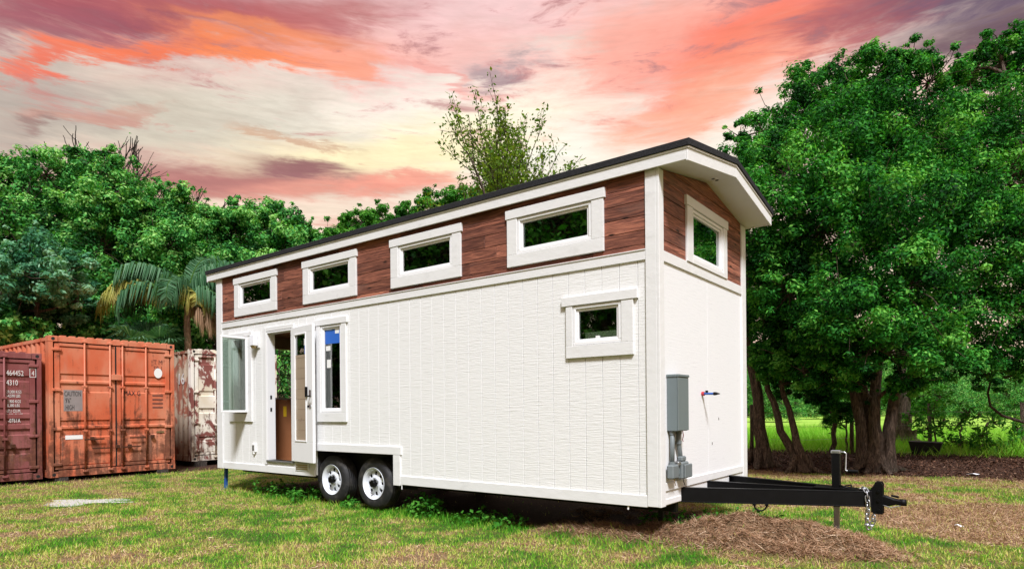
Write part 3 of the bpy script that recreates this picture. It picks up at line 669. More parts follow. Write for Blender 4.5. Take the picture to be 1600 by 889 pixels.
for yy in (1.18, 1.30):
    z = rz(yy, EZ + 0.02); hp(MB().tube([(0.13, yy, z + 0.01), (0.13, yy, z - 0.004)], 0.018, 10), 'soffit_fitting', 'black_steel', sof if False else None)
# electrical gear on the end wall
eb = hp(MB().box(0.0125, 0.125, 0.155, 0.415, 0.715, 1.262), 'electrical_box', 'grey_enamel', bevel=0.006)
MB().box(0.125, 0.134, 0.150, 0.42, 0.72, 1.25).build('cover', MAT['grey_enamel'], eb, 0.004); MB().box(0.0125, 0.142, 0.146, 0.424, 1.2505, 1.276).build('rain_lip', MAT['grey_enamel'], eb, 0.004)
hp(MB().tube([(0.05, 0.20, 0.714), (0.05, 0.195, 0.55), (0.05, 0.19, 0.39)], 0.024, 10), 'conduit', 'grey_pvc', smooth=True)
hp(MB().tube([(0.05, 0.36, 0.714), (0.05, 0.345, 0.60), (0.05, 0.385, 0.50), (0.05, 0.405, 0.40)], 0.024, 10), 'conduit', 'grey_pvc', smooth=True)
for y_, z_ in ((0.20, 0.70), (0.36, 0.70), (0.19, 0.40), (0.352, 0.60), (0.405, 0.41)): hp(MB().tube([(0.05, y_, z_ - 0.02), (0.05, y_, z_ + 0.012)], 0.031, 10), 'conduit_collar', 'grey_pvc')
j1 = hp(MB().box(TR + 0.001, 0.105, 0.09, 0.235, 0.245, 0.385), 'junction_box', 'grey_pvc', bevel=0.014)
j2 = hp(MB().box(0.027, 0.10, 0.33, 0.50, 0.225, 0.40), 'junction_box', 'grey_pvc', bevel=0.014)
MB().box(0.1005, 0.118, 0.355, 0.545, 0.235, 0.375).build('cover', MAT['grey_pvc'], j2, 0.012); MB().box(0.03, 0.085, 0.36, 0.47, 0.401, 0.455).build('hub', MAT['grey_pvc'], j2, 0.012)
hp(MB().box(0.03, 0.075, 0.236, 0.329, 0.27, 0.37), 'coupling', 'grey_enamel', bevel=0.01); hp(MB().box(0.03, 0.095, 0.245, 0.32, 0.365, 0.41), 'coupling', 'galv', bevel=0.01)
hp(MB().tube([(0.05, 0.46, 0.71), (0.055, 0.47, 0.66), (0.05, 0.455, 0.62), (0.055, 0.46, 0.60)], 0.004, 5), 'wire', 'red_plastic')
hp(MB().tube([(0.06, 0.21, 0.245), (0.065, 0.215, 0.20), (0.06, 0.25, 0.17)], 0.004, 5), 'wire', 'brass'); hp(MB().tube([(0.06, 0.45, 0.225), (0.065, 0.44, 0.19), (0.06, 0.49, 0.15)], 0.004, 5), 'wire', 'black_steel')
# water pipe stub
ps = hp(MB().tube([(0.0125, 1.10, 1.10), (0.04, 1.10, 1.10)], 0.024, 10), 'pipe_stub', 'red_plastic')
MB().tube([(0.04, 1.10, 1.10), (0.145, 1.10, 1.098)], 0.013, 8).build('pipe', MAT['pex_blue'], ps); MB().tube([(0.145, 1.10, 1.098), (0.17, 1.10, 1.098), (0.19, 1.1, 1.097), (0.215, 1.1, 1.096)], [0.018, 0.018, 0.011, 0.004], 8).build('pipe_cap', MAT['black_steel'], ps)
MB().box(0.055, 0.08, 1.09, 1.11, 1.11, 1.135).build('pipe_clip', MAT['black_steel'], ps)
for y_, z_ in ((1.62, 0.80), (1.40, 0.52)): hp(MB().box(0.012, 0.015, y_, y_ + 0.012, z_, z_ + 0.03), 'mark', 'interior_dark')
# trailer underframe, axles, wheels
mb = MB()
for y_ in (0.42, HY1 - 0.42): mb.box(HX0 + 0.05, -0.001, y_ - 0.03, y_ + 0.03, -0.12, -0.012)
for k in range(14): mb.box(HX0 + 0.1 + k * 0.61, HX0 + 0.15 + k * 0.61, 0.39, HY1 - 0.39, -0.10, -0.02)
hp(mb, 'chassis', 'black_steel')
for xx in (-5.20, -4.28): hp(MB().tube([(xx, 0.3, -0.07), (xx, HY1 - 0.3, -0.07)], 0.038, 10), 'axle', 'dark_drum')
hp(MB().box(-5.49, -3.73, 0.36, 0.38, -0.15, 0.42), 'wheel_well', 'dark_drum'); hp(MB().box(-5.49, -3.73, 0.115, 0.36, 0.40, 0.42), 'wheel_well', 'dark_drum')
hp(MB().box(-5.51, -5.49, 0.03, 0.36, -0.1, 0.40), 'wheel_well', 'dark_drum'); hp(MB().box(-3.73, -3.715, 0.03, 0.36, -0.1, 0.40), 'wheel_well', 'dark_drum')
hp(MB().box(HX0 + 0.05, -5.52, 0.06, HY1 - 0.06, -0.0195, -0.012).box(-5.52, -3.70, 0.39, HY1 - 0.39, -0.0195, -0.012).box(-3.70, -0.05, 0.06, HY1 - 0.06, -0.0195, -0.012), 'underbelly', 'dark_drum')
hp(MB().box(-0.30, -0.25, 0.62, 0.67, -0.40, -0.10), 'stand_leg', 'dark_drum')
def make_wheel(sign):
    w = empty('wheel', parent=house)
    RT = 0.362
    t = MB(); prof = [(0.205, 0.015), (0.225, 0.0), (0.27, -0.012), (0.315, -0.006), (0.342, 0.012), (0.356, 0.03)]
    for k in range(5):   # tread ribs
        y = 0.03 + k * 0.034; prof += [(RT, y + 0.004), (RT, y + 0.026), (RT - 0.008, y + 0.029), (RT - 0.008, y + 0.033)]
    prof += [(0.352, 0.202), (0.315, 0.222), (0.27, 0.226), (0.225, 0.212), (0.205, 0.2)]
    t.lathe(prof, 56, 'y', True); ty = t.build('tyre', MAT['rubber'], w, 0, True)
    r = MB(); r.lathe([(0.222, -0.006), (0.222, 0.004), (0.205, 0.006), (0.190, 0.022), (0.184, 0.045), (0.184, 0.10), (0.19, 0.15), (0.21, 0.19)], 48)
    n = 64; radii = [0.186, 0.168, 0.116, 0.085, 0.036]; hs = [0.066, 0.056, 0.048, 0.030, 0.028]
    vs = []; fs = []
    for i, (ra, h) in enumerate(zip(radii, hs)):
        for k in range(n): a = 2 * math.pi * k / n; vs.append((ra * math.cos(a), h, ra * math.sin(a)))
    for i in range(4):
        for k in range(n):
            if i == 1 and (k % 8) in (2, 3, 4): continue        # the hand holes
            fs.append((i * n + k, i * n + (k + 1) % n, (i + 1) * n + (k + 1) % n, (i + 1) * n + k))
    r.add(vs, fs); rim = r.build('rim', MAT['wheel_white'], w, 0, True)
    rim.modifiers.new('sol', 'SOLIDIFY').thickness = 0.004
    MB().lathe([(0.001, 0.075), (0.176, 0.075), (0.176, 0.11), (0.001, 0.11)], 24).build('brake_drum', MAT['dark_drum'], w)
    MB().lathe([(0.050, 0.028), (0.050, -0.022), (0.044, -0.034), (0.001, -0.036)], 20).build('hub_cap', MAT['black_steel'], w, 0.002)
    for k in range(6):
        a = 2 * math.pi * (k + 0.5) / 6; cx, cz = 0.068 * math.cos(a), 0.068 * math.sin(a)
        MB().tube([(cx, 0.032, cz), (cx, 0.002, cz)], [0.013, 0.011], 6).build('lug_nut', MAT['zinc'], w)
    MB().tube([(0.13, 0.022, -0.12), (0.127, -0.012, -0.117)], 0.005, 6).build('valve_stem', MAT['black_steel'], w)
    return w
w1 = make_wheel(1)
for k, (x, y, r) in enumerate(((-5.215, 0.065, 0), (-4.285, 0.065, 0), (-5.215, HY1 - 0.065, math.pi), (-4.285, HY1 - 0.065, math.pi))):
    w = w1 if k == 0 else copy_tree(w1, house)
    w.matrix_parent_inverse = Matrix.Translation((4.14, -1.295, 0)); w.location = (x, y, 0.355); w.rotation_euler = (0, [0.3, 1.1, 2.0, 0.7][k] * 1, r) if r == 0 else (0, 0.4, r)
# tongue: three beams converging on the coupler plate
ZB = 0.045; TIP = 1.64
for ya_, yb_ in ((0.53, 1.235), (1.27, 1.295), (2.0, 1.355)):
    a = (-0.3 if ya_ != 1.27 else -0.3, ya_ - (yb_ - ya_) * 0.3 / TIP, ZB); b = (TIP if ya_ != 1.27 else TIP - 0.12, yb_, ZB)
    mb = MB(); hgt = 0.15 if ya_ != 1.27 else 0.10; off = 0 if ya_ != 1.27 else 0.018
    A = Vector(a); B = Vector(b)
    mb.beam((a[0], a[1], ZB + 0.07), (b[0], b[1], ZB + 0.07), 0.06, 0.012)      # channel: flange, web, flange
    mb.beam((a[0], a[1], ZB - 0.07), (b[0], b[1], ZB - 0.07), 0.06, 0.012)
    d = (B - A).normalized(); nrm = Vector((d.y, -d.x, 0)) * 0.022
    s_ = 1 if ya_ < 1.3 else -1
    mb.beam(Vector(a) + nrm * s_, Vector(b) + nrm * s_, 0.012, 0.128)
    hp(mb, 'tongue_beam', 'black_steel', bevel=0.002)
hp(MB().box(1.12, 1.50, 1.20, 1.39, ZB + 0.077, ZB + 0.085), 'tongue_plate', 'black_steel'); hp(MB().box(1.615, 1.63, 1.17, 1.42, ZB - 0.073, ZB + 0.073), 'tongue_end', 'black_steel')
cp = hp(MB().prism([(1.633, -0.06), (1.655, -0.10), (1.735, -0.10), (1.735, 0.19), (1.72, 0.212), (1.675, 0.212), (1.633, 0.13)], 'y', 1.245, 1.258), 'coupler_bracket', 'black_steel', bevel=0.002)
MB().prism([(1.633, -0.06), (1.655, -0.10), (1.735, -0.10), (1.735, 0.19), (1.72, 0.212), (1.675, 0.212), (1.633, 0.13)], 'y', 1.332, 1.345).build('side_plate', MAT['black_steel'], cp, 0.002); MB().box(1.634, 1.66, 1.2585, 1.3315, -0.09, 0.15).build('back_plate', MAT['black_steel'], cp)
for z in (-0.06, 0.03, 0.12): MB().tube([(1.70, 1.235, z), (1.70, 1.355, z)], 0.014, 6).build('bolt', MAT['black_steel'], cp)
c2 = hp(MB().prism([(1.665, 0.0), (1.665, 0.085), (1.76, 0.08), (1.83, 0.055), (1.90, 0.045), (1.925, 0.02), (1.90, -0.005), (1.84, -0.002), (1.78, -0.02)], 'y', 1.262, 1.328), 'coupler', 'black_steel', bevel=0.012)
MB().beam((1.80, 1.295, 0.082), (1.865, 1.295, 0.072), 0.03, 0.02).build('latch', MAT['black_steel'], c2, 0.004); MB().tube([(1.735, 1.27, -0.012), (1.80, 1.25, -0.03), (1.88, 1.27, -0.008)], 0.005, 6).build('safety_pin', MAT['zinc'], c2)
MB().lathe([(0.001, -0.03), (0.032, -0.028), (0.036, 0.0), (0.032, 0.03), (0.001, 0.034)], 14, 'z').build('ball_socket', MAT['black_steel'], c2, 0, True, (1.895, 1.295, 0.022))
# jack
jk = hp(MB().box(1.285, 1.36, 1.26, 1.335, -0.06, 0.47), 'jack', 'black_steel', bevel=0.006)
MB().box(1.298, 1.349, 1.272, 1.323, -0.36, -0.055).build('drop_leg', MAT['galv'], jk, 0.004); MB().box(1.27, 1.375, 1.245, 1.35, -0.375, -0.36).build('foot', MAT['galv'], jk, 0.003)
MB().box(1.28, 1.365, 1.255, 1.34, 0.471, 0.505).build('cap', MAT['zinc'], jk, 0.006); MB().box(1.288, 1.357, 1.263, 1.332, 0.44, 0.468).build('collar', MAT['zinc'], jk, 0.003)
ck = MB().tube([(1.355, 1.295, 0.485), (1.40, 1.295, 0.487), (1.412, 1.295, 0.475), (1.405, 1.295, 0.31), (1.415, 1.295, 0.302), (1.43, 1.295, 0.30)], 0.0085, 8).build('crank', MAT['zinc'], jk, 0, True); MB().tube([(1.43, 1.295, 0.30), (1.52, 1.295, 0.297)], 0.017, 10).build('crank_handle', MAT['black_steel'], ck)
# tie ring under the near beam, safety chain, coiled cable
rg = hp(MB().tube([(0.72 + 0.055 * math.cos(a), 0.80 + 0.02 * math.cos(a), -0.035 + 0.06 * math.sin(a)) for a in np.linspace(math.pi, 2 * math.pi, 12)], 0.008, 7), 'tie_ring', 'black_steel', smooth=True)
for s_ in (-1, 1): MB().box(0.72 + s_ * 0.055 - 0.015, 0.72 + s_ * 0.055 + 0.015, 0.80 + s_ * .02 - 0.01, 0.80 + s_ * .02 + 0.01, -0.045, -0.03).build('ring_lug', MAT['black_steel'], rg)
chain = empty('safety_chain', parent=house); chain.matrix_parent_inverse = Matrix.Translation((4.14, -1.295, Z0))
def chain_link():
    pts = []
    for k in range(8): a = math.pi * k / 7; pts.append((0.017 * math.cos(a), 0, 0.018 + 0.017 * math.sin(a)))
    for k in range(8): a = math.pi + math.pi * k / 7; pts.append((0.017 * math.cos(a), 0, -0.018 + 0.017 * math.sin(a)))
    return MB().tube(pts, 0.0065, 6, False, True).mesh('chain_link')
cm = chain_link(); cm.materials.append(MAT['zinc']); cm.polygons.foreach_set('use_smooth', [True] * len(cm.polygons))
path = [(1.55, 1.29, 0.135), (1.575, 1.24, 0.14), (1.60, 1.20, 0.13), (1.612, 1.185, 0.09)] + [(1.615 + 0.004 * math.sin(k), 1.178, 0.048 - k * 0.043) for k in range(6)] + [(1.63, 1.175, -0.20), (1.66, 1.175, -0.17), (1.665, 1.178, -0.13)]
for k, p in enumerate(path):
    o = link('chain_link', cm, None, chain); o.location = p
    q = path[min(k + 1, len(path) - 1)]; pr = path[max(k - 1, 0)]; d = Vector(q) - Vector(pr)
    o.rotation_euler = (d.to_track_quat('Z', 'Y').to_matrix() @ Matrix.Rotation(R_(90 * (k % 2) + 20), 3, 'Z')).to_euler()
hk = MB().tube([(1.62, 1.175, -0.19), (1.605, 1.175, -0.225), (1.62, 1.175, -0.25), (1.645, 1.175, -0.24), (1.65, 1.175, -0.215)], [0.008, 0.009, 0.010, 0.009, 0.006], 8).build('hook', MAT['zinc'], chain, 0, True)
hp(MB().tube([(1.40 + 0.06 * math.cos(a), 1.30 + 0.05 * math.sin(a), 0.125 + 0.012 * math.sin(2 * a) + 0.02 * k_) for k_ in (0, 1) for a in np.linspace(0, 2 * math.pi, 16)], 0.008, 6), 'cable_coil', 'black_steel', smooth=True)
# corner stabiliser leg at the far end
sj = hp(MB().beam((HX0 + 0.02, 0.10, -0.03), (HX0 + 0.0, 0.10, -0.40), 0.05, 0.05), 'stabiliser_leg', 'blue_paint', bevel=0.004); MB().box(HX0 - 0.06, HX0 + 0.06, 0.04, 0.16, -0.425, -0.405).build('foot', MAT['galv'], sj)
hp(MB().tube([(-3.62, -0.02, 0.085), (-3.617, -0.022, -0.09)], 0.006, 6), 'drain_tube', 'paper'); hp(MB().tube([(-0.33, 0.0, 0.02), (-0.335, -0.01, -0.07)], 0.009, 6), 'drain_tube', 'paper')

# ------------------------------------------------------------------ shipping containers
def text_mesh(body, size, mat, parent, loc, extrude=0.0015, align='LEFT', sx=1.0, name='lettering'):
    "flat painted lettering on a face that looks along +x"
    cu = bpy.data.curves.new('txt', 'FONT'); cu.body = body; cu.size = size; cu.align_x = align; cu.extrude = extrude; cu.space_line = 0.95; cu.resolution_u = 2
    o = bpy.data.objects.new('txt', cu); COL.objects.link(o)
    me = bpy.data.meshes.new_from_object(o.evaluated_get(bpy.context.evaluated_depsgraph_get())); bpy.data.objects.remove(o)
    me.transform(Matrix.Diagonal((sx, 1, 1, 1))); me.transform(Matrix(((0, 0, 1, 0), (1, 0, 0, 0), (0, 1, 0, 0), (0, 0, 0, 1))))
    me.materials.clear()
    return link(name, me, MAT[mat], parent, loc=loc)
def corrug(length, amp=0.036, pitch=0.28):
    pts = [(0, 0)]; x = 0
    while x < length:
        for dx, h in ((0.07, 0), (0.068, amp), (0.07, amp), (0.068, 0)):
            x += dx; pts.append((min(x, length), h))
    return pts
def container(name, label, loc, rz_, H, Lc, mat, matside, bays, rods, W=2.44):
    c = empty(name, loc, rz_, label, 'container', 'containers standing in a row behind the lawn')
    B = lambda mb, n, m=mat, bv=0.004, par=None: mb.build(n, MAT[m], par or c, bv)
    h = W / 2; cz = 0.118
    # sides and roof, corrugated
    cp_ = corrug(Lc - 0.3)
    for s in (-1, 1):
        vs = []; fs = []
        for k, (d, a) in enumerate(cp_):
            for z in (0.15, H - 0.10): vs.append((-0.15 - d, s * (h - 0.012 - a), z))
        for k in range(len(cp_) - 1): fs.append((2 * k, 2 * k + 1, 2 * k + 3, 2 * k + 2))
        sw = MB().add(vs, fs).build('side_wall', MAT[matside], c); sw.modifiers.new('sol', 'SOLIDIFY').thickness = 0.003
        B(MB().box(-Lc + 0.16, -0.16, s * h - s * 0.06, s * h - s * 0.002, H - 0.10, H - 0.03), 'top_rail', matside); B(MB().box(-Lc + 0.16, -0.16, s * h - s * 0.06, s * h - s * 0.002, 0.0, 0.15), 'bottom_rail', matside)
    vs = []; fs = []
    for k, (d, a) in enumerate(cp_):
        for y in (-h + 0.03, h - 0.03): vs.append((-0.15 - d, y, H - 0.035 + a * 0.55))
    for k in range(len(cp_) - 1): fs.append((2 * k, 2 * k + 1, 2 * k + 3, 2 * k + 2))
    B(MB().add(vs, fs), 'roof', mat, 0)
    B(MB().box(-Lc + 0.01, -Lc + 0.05, -h + 0.1, h - 0.1, 0.1, H - 0.05), 'end_wall', matside, 0); B(MB().box(-Lc + 0.05, -0.14, -h + 0.08, h - 0.08, 0.10, 0.15), 'floor_deck', 'rust', 0)
    for s in (-1, 1):
        for xx in (0.0, -Lc + 0.16):
            B(MB().box(xx - 0.16, xx, s * h - s * 0.075, s * h, cz, H - cz), 'corner_post')
            for zz in (0, H - cz):
                ca = B(MB().box(xx - 0.178, xx + 0.005, s * (h + 0.004) - s * 0.162, s * (h + 0.004), zz, zz + cz), 'corner_casting')
                if xx == 0.0:
                    MB().tube([(0.0052, s * (h - 0.075), zz + cz / 2), (0.0062, s * (h - 0.075), zz + cz / 2)], 0.034, 12).build('casting_hole', MAT['dark_drum'], ca)
    B(MB().box(-0.12, -0.005, -h + 0.165, h - 0.165, H - 0.115, H - 0.005), 'header'); B(MB().box(-0.14, -0.005, -h + 0.165, h - 0.165, 0.005, 0.14), 'door_sill')
    k = -h + 0.2
    while k < h - 0.25:     # rain-gutter teeth on the header
        MB().prism([(k, H - 0.004), (k + 0.10, H - 0.004), (k + 0.12, H + 0.018), (k + 0.02, H + 0.018)], 'x', -0.10, -0.012).build('header_rib', MAT[mat], c); k += 0.17
    B(MB().box(-0.155, -0.148, -h + 0.08, h - 0.08, 0.14, H - 0.11), 'door_backing', 'dark_drum', 0)
    dw = h - 0.115; doors = []
    for s in (-1, 1):
        yA, yB = (s * 0.012, s * (h - 0.105)); y0, y1 = min(yA, yB), max(yA, yB)
        z0, z1 = 0.16, H - 0.14
        d = B(MB().box(-0.075, -0.060, y0 + 0.001, y1 - 0.001, z0 + .001, z1 - .001), 'door'); doors.append(d)
        fr = MB(); fr.box(-0.0605, -0.018, y0, y0 + 0.09, z0, z1).box(-0.0605, -0.018, y1 - 0.09, y1, z0, z1).box(-0.0605, -0.0185, y0 + 0.09, y1 - 0.09, z0, z0 + 0.06).box(-0.0605, -0.0185, y0 + 0.09, y1 - 0.09, z1 - 0.06, z1)
        fr.build('door_stile', MAT[mat], d, 0.004)
        for (a, b, out) in bays:
            za, zb = z0 + 0.06 + (z1 - z0 - 0.12) * a, z0 + 0.06 + (z1 - z0 - 0.12) * b
            MB().prism([(-0.060, za), (-0.060 + out, za + 0.022), (-0.060 + out, zb - 0.022), (-0.060, zb)], 'y', y0 + 0.092, y1 - 0.092).build('door_panel', MAT[mat], d)
        for ry in rods:
            yy = s * (0.012 + dw * ry) if False else (y0 + (y1 - y0) * (ry if s > 0 else 1 - ry))
            rd = MB().tube([(0.012, yy, 0.06), (0.012, yy, H - 0.05)], 0.017, 10).build('locking_rod', MAT[mat], d, 0, True)
            for zz in (0.10, H - 0.085, z0 + (z1 - z0) * 0.30, z0 + (z1 - z0) * 0.66):
                MB().box(-0.02, 0.035, yy - 0.045, yy + 0.045, zz - 0.022, zz + 0.022).build('rod_bracket', MAT[mat], d, 0.004)
            hz = z0 + (z1 - z0) * (0.155 if ry < 0.5 else 0.23)
            MB().beam((0.030, yy - 0.02, hz), (0.030, yy + (0.36 if (ry < 0.5) == (s > 0) else -0.36) * (1 if s > 0 else 1), hz + 0.006), 0.014, 0.030).build('handle', MAT['rust'], d, 0.003)
            MB().box(-0.02, 0.04, yy + 0.10, yy + 0.17, hz - 0.02, hz + 0.055).build('handle_hasp', MAT['rust'], d, 0.006)
        for q in (0.04, 0.32, 0.63, 0.95):
            zz = z0 + (z1 - z0) * q; e = s * (h - 0.05)
            MB().box(-0.03, 0.010, min(e, e - s * 0.17), max(e, e - s * 0.17), zz - 0.03, zz + 0.03).build('hinge', MAT[mat], d, 0.008)
        MB().box(-0.05, -0.012, min(s * 0.002, s * 0.011), max(s * 0.002, s * 0.011), z0, z1).build('door_gasket', MAT['dark_drum'], d)
    MB().box(-0.018, 0.045, -0.10, 0.10, H * 0.70, H * 0.70 + 0.12).build('lock_box', MAT[mat], c, 0.005)
    return c, doors
BO = [(0.0, 0.245, 0.022), (0.305, 0.34, 0.03), (0.375, 0.625, 0.022), (0.685, 0.72, 0.03), (0.765, 1.0, 0.022)]
co, dor = container('shipping_container', 'orange container with closed double doors and a CAUTION plate', (-12.72, 0.035, 0.06), R_(1.0), 2.90, 6.06, 'cont_orange', 'cont_orange', BO, (0.10, 0.53), W=2.50)
XF = -0.034
pl = MB().box(-0.0375, -0.0355, -0.985, -0.64, 1.36, 1.80).build('caution_plate', MAT['plate_grey'], dor[0])
text_mesh("CAUTION\n 9'6\"\n HIGH", 0.15, 'letter_black', dor[0], (XF, -0.972, 1.67), 0.001, sx=0.45)
text_mesh('MAX G', 0.15, 'letter_black', dor[1], (XF, 0.16, 1.70), 0.001, sx=0.75)
text_mesh('T M\nSR I', 0.15, 'letter_faded', dor[1], (XF, 0.80, 2.42), 0.001, sx=0.8)
MB().lathe([(0.001, 0.0), (0.09, 0.0), (0.09, 0.003), (0.001, 0.003)], 24, 'z').build('round_sticker', MAT['paper'], dor[1], 0, False, None)
o = dor[1].children[-1]; o.rotation_euler = (0, R_(90), 0); o.scale = (1.25, 1, 1); o.location = (XF, 0.90, 2.22)
MB().box(XF - 0.001, XF + 0.003, -0.96, -0.64, 0.77, 0.855).build('white_strip', MAT['paper'], dor[0], 0.03); MB().box(XF - 0.001, XF + 0.006, 0.85, 1.02, 0.85, 0.89).build('data_plate', MAT['brass'], dor[1])
for k in range(4): MB().box(XF - 0.001, XF + 0.001, 0.77, 1.0, 1.42 + k * 0.09, 1.45 + k * 0.09).build('worn_lettering', MAT['letter_faded'], dor[1])
BM = [(0.0, 0.15, 0.022), (0.19, 0.33, 0.03), (0.37, 0.43, 0.03), (0.47, 0.53, 0.03), (0.57, 0.83, 0.022), (0.87, 1.0, 0.022)]
cmr, dm = container('shipping_container', 'maroon container with white serial numbers at the left picture edge', (-12.86, -2.505, 0.04), R_(1), 2.55, 6.06, 'cont_maroon', 'cont_maroon', BM, (0.10, 0.53))
text_mesh('464452', 0.15, 'letter_white', dm[1], (XF + 0.02, 0.635, 2.09), 0.001, sx=0.64); text_mesh('4', 0.14, 'letter_white', dm[1], (-0.0165, 1.052, 2.10), 0.001, sx=0.7)
f = MB(); f.box(-0.0175, -0.015, 1.02, 1.13, 2.065, 2.075).box(-0.0175, -0.015, 1.02, 1.13, 2.235, 2.245).box(-0.0175, -0.015, 1.02, 1.03, 2.075, 2.235).box(-0.0175, -0.015, 1.12, 1.13, 2.075, 2.235); f.build('number_frame', MAT['letter_white'], dm[1])
text_mesh('4310', 0.15, 'letter_white', dm[1], (XF + 0.02, 0.635, 1.90), 0.001, sx=0.64)
for k, tx in enumerate(('29,300 KGS\n64,590 LBS', ' 3,800 KGS\n 8,380 LBS', '67,1 CU.M.\n2,370 CU.FT')): text_mesh(tx, 0.085, 'letter_white', dm[1], (XF + 0.002, 0.64, 1.74 - k * 0.19), 0.001, sx=0.60)
text_mesh('-0761A', 0.11, 'letter_white', dm[1], (XF + 0.012, 0.66, 1.16), 0.001, sx=0.62)
cw, dwh = container('shipping_container', 'white container with peeling paint and rust, half hidden by the house', (-14.0, 3.52, 0.10), R_(-1), 2.92, 6.06, 'cont_white', 'cont_tan', [(0.0, 0.12, 0.022), (0.16, 0.42, 0.026), (0.46, 0.60, 0.03), (0.64, 0.93, 0.022)], (0.10, 0.53))
o = text_mesh('16', 0.42, 'letter_white', cw, (0, 0, 0)); o.rotation_euler = (0, 0, R_(-90)); o.location = (-0.78, -1.222, 2.02)
for q in range(5):     # baulks the containers rest on
    p = [(-12.95, -1.0), (-12.95, 1.0), (-13.2, -1.55), (-14.1, 2.5), (-14.1, 4.3)][q]
    lab = ['timber block under the left front corner of the orange container', 'timber block under the right front corner of the orange container', 'timber block under the maroon container', 'timber block under the white container nearest the orange one', 'timber block under the white container behind the house'][q]
    b = MB().box(-0.20, 0.24, -0.12, 0.12, -0.05, [0.058, 0.058, 0.038, 0.098, 0.098][q]).build('timber_block', MAT['bark_grey'], None, 0.008, loc=(p[0], p[1], 0)); tag(b, lab, 'block', 'timber blocks under the containers')

# ------------------------------------------------------------------ vegetation
def leaf_quads(P, N, length, width, g, tint=None, droop=None):
    "rhombic leaves: centres P, normals N"
    n = len(P); N = N / np.linalg.norm(N, axis=1, keepdims=True)
    t = g.normal(size=(n, 3)); t -= N * (t * N).sum(1, keepdims=True); t /= np.linalg.norm(t, axis=1, keepdims=True); b = np.cross(N, t)
    L = (length * g.uniform(0.5, 1.5, (n, 1))) / 2; Wd = (width * g.uniform(0.5, 1.5, (n, 1))) / 2
    V = np.stack([P - t * L, P + b * Wd + N * Wd * 0.25, P + t * L, P - b * Wd + N * Wd * 0.25], 1).reshape(-1, 3)
    Fc = np.arange(4 * n).reshape(n, 4)
    return V, Fc
def tube_np(mb, pts, r0, r1, n=6):
    m = len(pts); rad = [r0 + (r1 - r0) * (i / (m - 1)) ** 0.8 for i in range(m)]; mb.tube(pts, rad, n, False)
def curve(p, q, g, bend=0.15, n=5, sag=0.0):
    p = np.array(p, float); q = np.array(q, float); d = np.linalg.norm(q - p); o = g.normal(size=3) * bend * d
    return [p + (q - p) * t + o * math.sin(math.pi * t) * 0.5 + np.array([0, 0, sag * d * math.sin(math.pi * t)]) for t in np.linspace(0, 1, n)]
